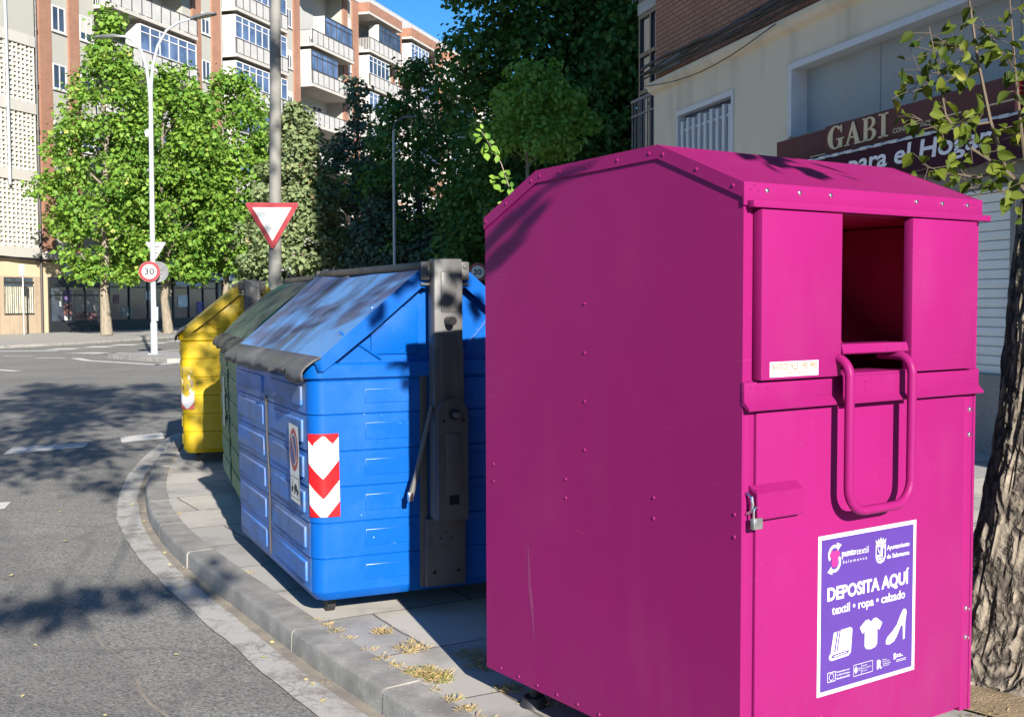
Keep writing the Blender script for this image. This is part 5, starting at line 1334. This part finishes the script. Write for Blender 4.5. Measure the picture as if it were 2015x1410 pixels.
# glazed corner bay
bay = G(); bx0, bx1 = -9.55, XC - 0.004
bay.box(bx0, -0.05, 3.35, bx1, 1.5, 4.05, 0); bay.box(bx0, 0.1, 6.55, bx1, 1.5, 6.75, 0); bay.box(bx0, 0.1, 9.4, bx1, 1.5, 9.6, 0); bay.box(bx0 + 0.1, 0.8, 0, bx1, 1.5, 3.35, 0)
for z0 in (4.05, 6.75, 9.6):
    for x in (bx0, (bx0 + bx1) / 2 - 0.03, bx1 - 0.07): bay.box(x, 0.12, z0, x + 0.06, 0.2, z0 + 2.5, 1)
    for z in (z0, z0 + 1.1, z0 + 1.75, z0 + 2.42): bay.box(bx0, 0.115, z, bx1, 0.205, z + 0.07, 1)
    bay.face([(bx0, 0.16, z0), (bx1, 0.16, z0), (bx1, 0.16, z0 + 2.5), (bx0, 0.16, z0 + 2.5)], 2)
    bay.face([(bx0, 0.16, z0), (bx0, 1.4, z0), (bx0, 1.4, z0 + 2.5), (bx0, 0.16, z0 + 2.5)], 2)
bo = bay.obj('glazed_bay', ['slabconc', 'dkframe', 'glass'], rb, False)
for z0 in (4.05, 6.75):
    g = G()
    for k in range(8): x = bx0 + 0.03 + k * 0.14; g.box(x, -0.02, z0, x + 0.025, 0.0, z0 + 0.95)
    g.box(bx0, -0.03, z0 + 0.95, bx1, 0.01, z0 + 1.0); g.box(bx0, -0.025, z0 + 0.70, bx1, 0.005, z0 + 0.73)
    g.obj('railing', 'bluerail', bo, False)
# cables along the cornice
g = G(); rg = np.random.default_rng(4)
for k in range(7):
    pts = [(XC - 0.1 + i * 0.55, -0.17 - 0.025 * (k % 3), 5.26 + 0.028 * k + 0.035 * math.sin(i * 0.7 + k * 1.3) + rg.normal() * 0.008) for i in range(40)]
    g.tube(pts, 0.014 + 0.008 * (k % 2), 6)
g.tube([(XC + i * 0.45, -0.18, 5.12 - 0.18 * math.sin(i / 10 * math.pi)) for i in range(11)], 0.008, 5)
o = g.obj('cable_bundle', 'cable'); o.location = (Q0[0], Q0[1], 0); o.rotation_euler = (0, 0, rb_rz); tag(o, 'thick bundle of black cables running along the cream cornice under the brown brick', 'cable')
# GABI sign board
def serif(g, ch, x, z, w, h, y, mi):
    t = w * 0.24
    def bx(a, b, c, d): g.box(x + a * w, y, z + b * h, x + c * w, y + 0.012, z + d * h, mi)
    if ch == 'I': bx(0.3, 0, 0.7, 1); bx(0.0, 0, 1.0, 0.07); bx(0.0, 0.93, 1.0, 1)
    if ch == 'A':
        g.prism([(x + 0.08 * w, z), (x + 0.19 * w, z), (x + 0.53 * w, z + 0.82 * h), (x + 0.47 * w, z + h)], 'y', y, y + 0.012, mi)
        g.prism([(x + 0.47 * w, z + h), (x + 0.56 * w, z + h), (x + 0.95 * w, z), (x + 0.68 * w, z), (x + 0.44 * w, z + 0.78 * h)], 'y', y - 0.001, y + 0.011, mi)
        bx(0.24, 0.30, 0.74, 0.37); bx(0, 0, 0.3, 0.06); bx(0.58, 0, 1.05, 0.06)
    if ch == 'B':
        bx(0.1, 0, 0.36, 1); bx(0, 0, 0.5, 0.06); bx(0, 0.94, 0.5, 1)
        for cz, r, rx in ((0.27, 0.27, 0.46), (0.76, 0.24, 0.40)):
            n = 12
            for i in range(n):
                a0, a1 = R(-90 + 180 * i / n), R(-90 + 180 * (i + 1) / n)
                po = lambda a, k1, k2: (x + w * (0.5 + (rx) * k1 * math.cos(a)), z + h * (cz + r * k2 * math.sin(a)))
                g.prism([po(a0, 1, 1), po(a1, 1, 1), po(a1, 0.45, 0.74), po(a0, 0.45, 0.74)], 'y', y, y + 0.012, mi)
        bx(0.3, 0.45, 0.55, 0.53)
    if ch == 'G':
        n = 22
        for i in range(n):
            a0, a1 = R(48 + 262 * i / n), R(48 + 262 * (i + 1) / n)
            def po(a, k): 
                th = 0.30 if k else 0
                th *= 0.45 + 0.55 * abs(math.cos(a)); return (x + w * (0.5 + (0.5 - th) * math.cos(a)), z + h * (0.5 + (0.52 - th * 0.45) * math.sin(a)))
            g.prism([po(a0, 0), po(a1, 0), po(a1, 1), po(a0, 1)], 'y', y, y + 0.012, mi)
        bx(0.68, 0.02, 0.90, 0.40); bx(0.55, 0.38, 1.0, 0.44); bx(0.80, 0.68, 0.87, 1.0)
sg = thing('shop_sign', 'maroon shop board with gold GABI lettering above the grey granite wall', 'sign', (Q0[0], Q0[1], 0), rb_rz)
g = G(); g.box(-2.70, -0.20, 3.235, 4.5, -0.05, 3.60, 0, 0.004); g.box(-3.95, -0.17, 3.235, -2.71, -0.05, 3.58, 0, 0.004); g.obj('board', 'maroon', sg)
g = G(); yl = -0.215
for ch, x, w_ in (('G', -2.62, 0.35), ('A', -2.25, 0.34), ('B', -1.88, 0.28), ('I', -1.56, 0.18)): serif(g, ch, x, 3.305, w_, 0.265, yl, 0)
g.obj('lettering', 'gold', sg, False); g = G(); put_text(g, 'CONFECCIONES', -1.31, 3.322, -0.64, 3.376, -0.2015, 0, 0.02)
g.obj('lettering', 'gold', sg, False); g = G()
for xa, xb in ((-0.52, -0.15), (0.15, 0.62)): g.box(xa, -0.203, 3.365, xb, -0.2, 3.38)
g.box(-3.1, -0.173, 3.28, -2.73, -0.17, 3.292)
g.obj('gold_stripe', 'gold', sg, False)
# awning valance with lettering
aw = thing('shop_awning', 'dark plum awning valance with white el Hogar lettering below the GABI board', 'awning', (Q0[0], Q0[1], 0), rb_rz)
g = G(); g.box(-3.9, -0.30, 3.17, 4.5, -0.05, 3.20, 0)
xs = np.linspace(-3.9, 4.5, 140)
bot = [(float(x), 2.84 - 0.045 * abs(math.sin((x + 3.9) * math.pi / 0.62))) for x in xs]
for (a, za), (b, zb) in zip(bot, bot[1:]): g.prism([(a, za), (b, zb), (b, 3.185), (a, 3.185)], 'y', -0.31, -0.30, 0)
bmesh.ops.remove_doubles(g.bm, verts=g.bm.verts[:], dist=0.0002)
aws = g.obj('valance', 'darkmaroon', aw, False)
g = G(); put_text(g, 'para el Hogar', -2.02, 2.90, 0.43, 3.165, -0.315, 0, 0.022, shear=0.16)
g.obj('lettering', 'letterwhite', aw, False)
g = G(); g.tube([(x, -0.29, 3.215 + 0.008 * math.sin(i * 2.1)) for i, x in enumerate(np.linspace(-3.9, 4.4, 60))], 0.016, 6); 
for k in range(30): x = -3.8 + k * 0.29; g.box(x, -0.32, 3.195, x + 0.13, -0.285, 3.228, 0)
g.obj('roller_bar', 'whitebar', aw, False)
# light red strip at the end of the sign
st_ = G(); st_.box(0.66, -0.235, 3.25, 0.72, -0.205, 3.59, 0); o = st_.obj('end_strip', 'red', sg, False)

# ================================================================ TREES
def tree(name, label, cat, base, top, r, env, n_cl, per, r0, r1, size, leaf, bark, seed, n_br=10, spread=2.5, group='trees across the junction', flatten=0.75, trunk_top=None, zlo=0.3, droop=0.25):
    t = thing(name, label, cat, base, 0, group); rg = np.random.default_rng(seed)
    g = G(); limbs(g, (0, 0, 0), trunk_top or (rg.normal() * 0.2, rg.normal() * 0.2, top * 0.9), r, n_br, spread, rg, zlo); g.obj('trunk', bark, t)
    P, N, T = clumps(rg, n_cl, env, per, r0, r1, flatten)
    leaf_mesh('crown', P, N, size, leaf, t, LEAF4, seed, T, droop)
    return t
def env_prof(prof, zlo, zhi, lean=(0, 0), fill=0.35, squash=1.0):
    """prof: list of (height fraction, radius)"""
    hs = [p[0] for p in prof]; rs_ = [p[1] for p in prof]
    def f(rg):
        while True:
            h = rg.random(); rr = np.interp(h, hs, rs_)
            if rg.random() < rr / max(rs_) + 0.08: break
        a = rg.random() * 2 * math.pi; k = math.sqrt(fill + (1 - fill) * rg.random()) * rr * rg.uniform(0.75, 1.12)
        return np.array([math.cos(a) * k + lean[0] * h, math.sin(a) * k * squash + lean[1] * h, zlo + (zhi - zlo) * h])
    return f
TG = 'trees across the junction'
tree('street_tree', 'tall bright green street tree with pale trunk, left of the twin-armed lamp', 'tree', (-18.2, 51.3, 0), 14.5, 0.20,
     env_prof([(0, 1.0), (0.10, 2.3), (0.22, 2.7), (0.38, 3.15), (0.5, 2.5), (0.64, 2.3), (0.8, 0.95), (1, 0.25)], 2.5, 14.4, (0.5, 0), 0.25), 300, 95, 0.35, 0.85, 0.21, 'leaf_sun', 'bark_far', 21, 14, 2.6)
tree('street_tree', 'broad bright green street tree just right of the twin-armed lamp', 'tree', (-16.6, 55.2, 0), 13, 0.19,
     env_prof([(0, 1.5), (0.2, 3.1), (0.5, 3.3), (0.75, 2.4), (1, 0.6)], 2.6, 12.7, (0.5, 0), 0.25), 330, 100, 0.35, 0.9, 0.22, 'leaf_sun', 'bark_far', 22, 14, 2.8)
tree('street_tree', 'leafy street tree beside the yield pole, rightmost of the bright green trees', 'tree', (-14.6, 58.5, 0), 13, 0.18,
     env_prof([(0, 1.4), (0.2, 2.9), (0.5, 3.3), (0.8, 2.4), (1, 0.7)], 2.8, 13.0, (0.5, 0), 0.25), 320, 95, 0.35, 0.9, 0.22, 'leaf_sun', 'bark_far', 23, 14, 2.8)
def conifer(label, base, h, rmax, seed, leaf, n_cl, per, size=0.2, zlo=0.4):
    env = env_prof([(0, rmax * 0.85), (0.25, rmax), (0.55, rmax * 0.78), (0.8, rmax * 0.42), (1, 0.08)], zlo, h, (0, 0), 0.35)
    return tree('conifer', label, 'tree', base, h, 0.16, env, n_cl, per, 0.35, 0.75, size, leaf, 'bark_dark', seed, 12, rmax * 0.8, TG, 0.6, None, 0.1, 0.1)
conifer('pale green sunlit conifer right of the yield pole', (-8.95, 48.0, -0.05), 10.0, 2.45, 31, 'conifer', 330, 105, 0.20)
conifer('slim dark conifer in shade behind the pale conifer', (-7.3, 53.0, -0.06), 12.3, 1.75, 32, 'conifer_shaded', 210, 90, 0.21)
conifer('low dark conifer in shade between the pale conifer and the magenta bank', (-5.0, 46.5, -0.06), 6.2, 2.2, 33, 'conifer_shaded', 260, 100, 0.21)
conifer('dark conifer in shade above the blue bin ridge', (-2.2, 45.0, -0.06), 5.6, 2.6, 34, 'conifer_shaded', 260, 100, 0.21)
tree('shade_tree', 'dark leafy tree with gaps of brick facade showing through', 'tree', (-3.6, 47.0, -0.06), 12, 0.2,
     env_prof([(0, 1.8), (0.3, 3.0), (0.6, 2.6), (0.85, 1.6), (1, 0.6)], 3.0, 11.2, (0.2, 0), 0.15), 150, 110, 0.5, 0.95, 0.21, 'leaf_shaded', 'bark_dark', 41, 12, 2.8)
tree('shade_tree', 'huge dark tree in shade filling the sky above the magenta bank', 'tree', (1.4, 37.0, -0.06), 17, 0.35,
     env_prof([(0, 2.2), (0.25, 3.2), (0.6, 3.5), (0.85, 3.0), (1, 1.8)], 3.5, 18.0, (-0.2, 0), 0.12), 560, 150, 0.55, 1.1, 0.20, 'leaf_shaded', 'bark_dark', 42, 18, 3.4)
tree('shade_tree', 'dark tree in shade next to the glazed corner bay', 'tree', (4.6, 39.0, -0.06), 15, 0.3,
     env_prof([(0, 2.2), (0.3, 3.0), (0.7, 3.2), (1, 1.8)], 2.5, 16.0, (0, 0), 0.12), 420, 130, 0.6, 1.1, 0.21, 'leaf_shaded', 'bark_dark', 43, 14, 3.2)
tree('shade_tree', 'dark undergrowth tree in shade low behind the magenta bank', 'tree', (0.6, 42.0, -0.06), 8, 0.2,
     env_prof([(0, 2.8), (0.4, 3.4), (0.8, 2.6), (1, 1.4)], 0.8, 8.0, (0, 0), 0.12), 320, 130, 0.6, 1.1, 0.21, 'leaf_shaded', 'bark_dark', 44, 10, 3.0)
tree('pollard_tree', 'small umbrella-headed green tree with bare leaning stem above the magenta roof', 'tree', (0.72, 30.5, -0.06), 6.5, 0.12,
     env_prof([(0, 1.25), (0.25, 1.5), (0.65, 1.25), (1, 0.45)], 5.55, 7.75, (-0.1, 0), 0.25), 120, 80, 0.26, 0.5, 0.14, 'leaf_mid', 'bark_far', 45, 8, 1.1, TG, 0.8, (-0.35, 0, 6.4), 0.78)
# sunlit shoot in front of the dark trees
t = thing('young_shoot', 'thin sunlit shoot of bright leaves rising behind the back of the magenta roof', 'sapling', (0.15, 22.5, 0)); rg = np.random.default_rng(5)
g = G(); stem = [(0.0, 0, 0), (-0.05, 0, 2.2), (-0.15, 0, 3.6), (-0.35, 0, 4.2), (-0.75, 0, 4.85)]; g.tube(stem, [0.025, 0.02, 0.014, 0.010, 0.006], 6); g.obj('stem', 'bark_far', t)
pp_ = []
for k in range(70):
    f = rg.random(); zq = 2.6 + 2.25 * f ** 0.8; xq = np.interp(zq, [2.2, 3.6, 4.2, 4.85], [-0.05, -0.15, -0.35, -0.75]); sp_ = 0.22 * (1.1 - f)
    if 0.55 < f < 0.72: continue
    pp_.append((xq + rg.normal() * sp_, rg.normal() * sp_, zq + rg.normal() * 0.07))
pp_ = np.array(pp_); nn_ = rg.normal(size=pp_.shape) * 0.5 + np.array([0.2, -0.8, 0.5])
leaf_mesh('foliage', pp_, nn_, 0.16, 'leaf_sun', t, LEAF6, 9, rg.random(len(pp_)) * 0.9)
# thin distant lamp post among the shade trees
dl = thing('street_lamp', 'thin grey lamp post among the dark trees, above the blue bin', 'street lamp', (-4.45, 43.5, -0.06))
g = G(); g.tube([(0, 0, 0), (0, 0, 8.0)], [0.07, 0.045], 10); g.obj('pole', 'lampgrey', dl); g = G(); g.tube([(0, 0, 7.95), (0.05, 0, 8.3), (0.4, 0, 8.5)], 0.035, 8); g.box(0.35, -0.08, 8.46, 0.8, 0.08, 8.54, bev=0.02); g.obj('lamp_head', 'lamphead', dl)

# ---------------------------------------------------------------- near tree at the right edge
NX, NY = 2.05, 4.62
nt = thing('street_tree', 'rough-barked street tree at the right edge beside the magenta bank', 'tree', (NX, NY, 0))
g = G(); rows = []; nA = 220
for iz in range(230):
    z = iz / 229 * 3.6
    cxo = 0.125 * z + 0.012 * math.sin(z * 2.1); cyo = 0.02 * z
    rb_ = 0.215 - 0.018 * z + 0.17 * math.exp(-z / 0.11) + 0.07 * math.exp(-z / 0.4)
    row = []
    for ia in range(nA):
        a = 2 * math.pi * ia / nA
        ca, sa = math.cos(a), math.sin(a)
        w_ = 0.35 * mnoise.noise(Vector((ca * 1.2, sa * 1.2, z * 0.9)))
        q = Vector((math.cos(a + w_ * 0.4) * 6.2, math.sin(a + w_ * 0.4) * 6.2, z * 1.9))
        n1 = mnoise.noise(q); n2 = mnoise.noise(q * 2.3 + Vector((3, 1, 7))); n3 = mnoise.noise(Vector((ca * 9, sa * 9, z * 9)))
        ridge = (1 - abs(n1) * 2.4) * 0.008 + (1 - abs(n2) * 2.2) * 0.010 + n3 * 0.009
        flare = math.exp(-z / 0.22) * 0.06 * math.sin(a * 4 + 1.0)
        rr = rb_ + ridge + flare + 0.03 * mnoise.noise(Vector((ca, sa, z * 1.5)))
        row.append((cxo + ca * rr, cyo + sa * rr, z))
    rows.append(row)
g.grid(rows, 0, True)
# limbs: one leans over the street and carries the shade-casting crown
lim = [((0.45, 0.07, 3.5), (0.0, -0.9, 4.8), (-1.2, -2.3, 5.6), (-2.5, -3.4, 6.4)), ((0.45, 0.07, 3.5), (0.6, -0.3, 5.0), (0.6, -0.8, 6.6), (0.2, -1.4, 8.4)), ((0.45, 0.07, 3.5), (1.3, 0.6, 5.0), (2.0, 1.2, 6.5)),
       ((-0.5, -1.6, 5.15), (-0.6, -2.4, 4.8), (-0.9, -3.1, 4.3), (-1.2, -3.6, 3.7)), ((-1.6, -2.6, 5.85), (-1.9, -3.8, 5.2), (-2.0, -4.8, 3.2), (-2.05, -5.1, 2.8)), ((0.0, -0.9, 4.8), (-0.1, -2.2, 4.3), (-0.3, -3.3, 3.5)), ((-1.2, -2.3, 5.6), (-2.2, -2.4, 7.0), (-2.8, -2.6, 8.4)), ((0.6, -0.8, 6.6), (-0.8, -1.6, 7.8), (-2.0, -2.2, 9.0))]
for L in lim:
    Q_ = catmull([p for p in L], 5) if False else None
    k = len(L); g.tube(L, [0.085 - 0.068 * i / (k - 1) if L[0][2] == 3.5 else 0.014 - 0.009 * i / (k - 1) for i in range(k)], 9)
g.obj('trunk', 'bark', nt, ang=70)
rg = np.random.default_rng(77)
Pw, Nw, Tw = [], [], []
def crown_blob(c, r, n, flat=0.8):
    c = np.array(c) - np.array([NX, NY, 0])
    d = rg.normal(size=(n, 3)); d /= np.linalg.norm(d, axis=1, keepdims=True)
    p = c + d * (r * rg.random((n, 1)) ** 0.45) * np.array([1, 1, flat])
    Pw.append(p); Nw.append(d * 0.4 + rg.normal(size=(n, 3)) * 0.5 + np.array([0, 0, 0.6])); Tw.append(rg.random(n) * 0.95)
for k in range(84):   # main crown above and behind the camera
    a = rg.random() * 2 * math.pi; q = math.sqrt(rg.random())
    c = (-0.9 + 2.6 * q * math.cos(a), 1.0 + 2.0 * q * math.sin(a), rg.uniform(4.7, 9.2))
    crown_blob(c, rg.uniform(0.35, 0.8), 150)
for k in range(14):
    crown_blob((2.6 + rg.normal() * 1.0, 5.2 + rg.normal() * 0.9, rg.uniform(5.2, 7.5)), rg.uniform(0.4, 0.8), 110)
# hanging sprays that dapple the blue lid, the pink roof and the road
for c, r, n in (((0.85, 1.15, 3.5), 0.26, 34), ((0.55, 1.3, 3.65), 0.2, 22), ((1.15, 0.75, 3.75), 0.22, 24), ((1.1, 1.6, 3.3), 0.14, 10), ((0.95, 1.35, 3.0), 0.11, 12), ((1.88, 0.95, 3.2), 0.16, 16), ((1.7, 1.2, 3.1), 0.10, 8),
                ((0.0, 0.9, 4.5), 0.2, 10)):
    crown_blob(c, r, n, 0.7)
tt = rg.random(320) ** 0.8          # long thin bough over the road: its soft shadow crosses the kerb
bough = np.array([1.72, -3.40, 4.2]) + (np.array([0.25, -4.10, 4.15]) - np.array([1.72, -3.40, 4.2])) * tt[:, None]
bough += rg.normal(size=(320, 3)) * np.array([0.07, 0.10, 0.05]) * (1.15 - 0.5 * tt[:, None]) - np.array([NX, NY, 0])
Pw.append(bough); Nw.append(rg.normal(size=(320, 3)) + np.array([0, 0, 0.4])); Tw.append(rg.random(320) * 0.9)
leaf_mesh('crown', np.concatenate(Pw), np.concatenate(Nw), 0.11, 'leaf_near', nt, LEAF6, 78, np.concatenate(Tw))
# leafy shoots in view at the right edge
sh = G(); LP, LN, LT = [], [], []
org = np.array([NX, NY, 0])
SH = [([(2.02, 4.48, 1.93), (1.90, 4.42, 2.02), (1.83, 4.4, 2.2), (1.78, 4.4, 2.42), (1.74, 4.4, 2.66), (1.72, 4.4, 2.9)], 0.010, 36),
      ([(1.90, 4.42, 2.02), (1.76, 4.40, 2.10), (1.66, 4.4, 2.22), (1.62, 4.4, 2.42), (1.59, 4.4, 2.56)], 0.006, 46),
      ([(2.02, 4.48, 1.93), (1.95, 4.40, 2.15), (1.92, 4.4, 2.4), (1.89, 4.4, 2.7)], 0.008, 30),
      ([(1.90, 4.42, 2.02), (1.78, 4.4, 1.99), (1.66, 4.38, 2.01), (1.58, 4.38, 2.03)], 0.005, 34),
      ([(2.02, 4.48, 1.93), (1.93, 4.4, 1.93), (1.82, 4.4, 1.955), (1.75, 4.4, 1.95)], 0.005, 30),
      ([(1.83, 4.4, 2.2), (1.70, 4.4, 2.18), (1.58, 4.4, 2.2), (1.53, 4.4, 2.23)], 0.004, 44), ([(1.78, 4.4, 2.42), (1.68, 4.4, 2.50), (1.60, 4.4, 2.46)], 0.004, 26),
      ([(2.02, 4.48, 1.93), (2.0, 4.42, 2.2), (2.0, 4.4, 2.45), (1.97, 4.4, 2.7)], 0.007, 30), ([(1.62, 4.4, 2.42), (1.55, 4.4, 2.36), (1.53, 4.4, 2.30)], 0.003, 18), ([(1.92, 4.4, 2.4), (1.84, 4.4, 2.5), (1.78, 4.4, 2.6)], 0.003, 16)]
for pts, r_, n in SH:
    p_ = [np.array(p) - org for p in pts]; sh.tube([tuple(p) for p in p_], [r_ * (1 - 0.7 * i / (len(p_) - 1)) for i in range(len(p_))], 6)
    seglen = np.cumsum([0] + [np.linalg.norm(b - a) for a, b in zip(p_, p_[1:])])
    for k in range(int(n * 0.8)):
        f = (0.12 + 0.88 * rg.random()) * seglen[-1]; c = np.array([np.interp(f, seglen, [p[i] for p in p_]) for i in range(3)])
        o_ = rg.normal(size=3) * np.array([0.045, 0.045, 0.035]); q = c + o_
        sh.tube([tuple(c), tuple(q)], 0.0014, 4)
        LP.append(q); LN.append(rg.normal(size=3) * 0.6 + np.array([0.1, -0.55, 0.45])); LT.append(0.97 if rg.random() < 0.035 else min(0.89, abs(rg.normal(0.40, 0.28))))
sh.obj('shoot', 'twig', nt)
leaf_mesh('shoot_leaves', np.array(LP), np.array(LN), 0.054, 'leaf_near', nt, LEAF10, 79, np.array(LT), 0.35)

# ================================================================ WEEDS, LITTER
rg = np.random.default_rng(3)
B_ = []
def tuft(x, y, z, r, n, h, green=0.0):
    for _ in range(int(n * 1.4)):
        a = rg.random() * 6.28; q = r * math.sqrt(rg.random()); B_.append((x + q * math.cos(a), y + q * math.sin(a), z, h * 0.75 * rg.uniform(0.3, 1.1), 0.97 if rg.random() < green else rg.random() * 0.88))
inl = offset_line(KC, KW + 0.01)
for p in inl:
    if 4.0 < p[1] < 5.9:
        d = mnoise.noise(Vector((p[0] * 2.2, p[1] * 2.2, 4.0)))
        if d > -0.08: tuft(p[0], p[1], 0, 0.035, int(46 * (d + 0.12)) + 4, 0.045, 0.04)
    elif p[1] < 12 and rg.random() < 0.15: tuft(p[0], p[1], 0, 0.03, 8, 0.03)
for (x, y, r_, n, h, gr) in ((-0.30, 4.55, 0.06, 120, 0.065, 0.25), (-0.38, 4.62, 0.07, 100, 0.06, 0.12), (-0.10, 4.72, 0.09, 110, 0.06, 0), (-0.18, 4.85, 0.08, 70, 0.05, 0), (-0.45, 4.95, 0.08, 80, 0.05, 0), (0.05, 4.75, 0.1, 90, 0.05, 0.02), (-0.02, 4.42, 0.06, 60, 0.05, 0), (0.12, 4.30, 0.1, 60, 0.04, 0), (-0.6, 5.2, 0.05, 60, 0.05, 0),
                             (0.30, 3.55, 0.10, 60, 0.04, 0), (0.22, 3.70, 0.08, 50, 0.04, 0), (1.75, 4.0, 0.15, 120, 0.05, 0.1), (1.9, 4.1, 0.15, 140, 0.05, 0.1), (2.05, 4.05, 0.15, 120, 0.05, 0.1)):
    tuft(x, y, 0.0, r_, n, h, gr)
for p in offset_line(KC, -0.03):
    if 3.5 < p[1] < 9 and rg.random() < 0.35: tuft(p[0], p[1], ROAD_Z, 0.03, 5, 0.02, 0.2)
A = np.array(B_)
pos = A[:, :3]; n = len(A); ang = rg.random(n) * 6.28
tip = np.stack([np.cos(ang) * 1.1, np.sin(ang) * 1.1, rg.uniform(0.15, 0.9, n)], 1) * A[:, 3:4]; sd = np.stack([-np.sin(ang), np.cos(ang), np.zeros(n)], 1) * 0.0017
V = np.concatenate([(pos - sd)[:, None], (pos + sd)[:, None], (pos + tip * 0.6 + sd * 0.6 + [0, 0, 0.004])[:, None], (pos + tip * 0.95)[:, None]], 1).reshape(-1, 3)
Fc = (np.arange(n)[:, None, None] * 4 + np.array([(0, 1, 2), (0, 2, 3)])[None]).reshape(-1, 3)
me = bpy.data.meshes.new('dry_grass'); me.from_pydata(V.tolist(), [], Fc.tolist()); at = me.attributes.new('tint', 'FLOAT', 'FACE'); at.data.foreach_set('value', np.repeat(A[:, 4], 2).astype(np.float32)); me.materials.append(M['drygrass'])
o = bpy.data.objects.new('dry_grass', me); COL.objects.link(o); tag(o, 'dry straw-coloured weeds in the joints between kerb and paving', 'weeds', None, 'stuff')
# fallen leaves and grit on the road
pos = []
for k in range(90):
    pos.append((rg.uniform(-5, 0.2), rg.uniform(3.4, 10), ROAD_Z + 0.012))
for p in offset_line(KC, -0.05):
    if 3.6 < p[1] < 13 and rg.random() < 0.35:
        for _ in range(1): pos.append((p[0] + rg.normal() * 0.05 - 0.02, p[1] + rg.normal() * 0.05, ROAD_Z + 0.013))
pos = [p for p in pos if p[0] < np.interp(p[1], [3.4, 4.1, 6.1, 9, 11], [0.1, -0.34, -1.55, -2.93, -3.5])]
pos = np.array(pos); nn_ = np.tile([0, 0, 1.0], (len(pos), 1)) + rg.normal(size=pos.shape) * 0.15
o = leaf_mesh('fallen_leaves', pos, nn_, 0.028, 'fallen', None, LEAF6, 15); tag(o, 'small yellow fallen leaves scattered over the near asphalt', 'leaves', None, 'stuff')
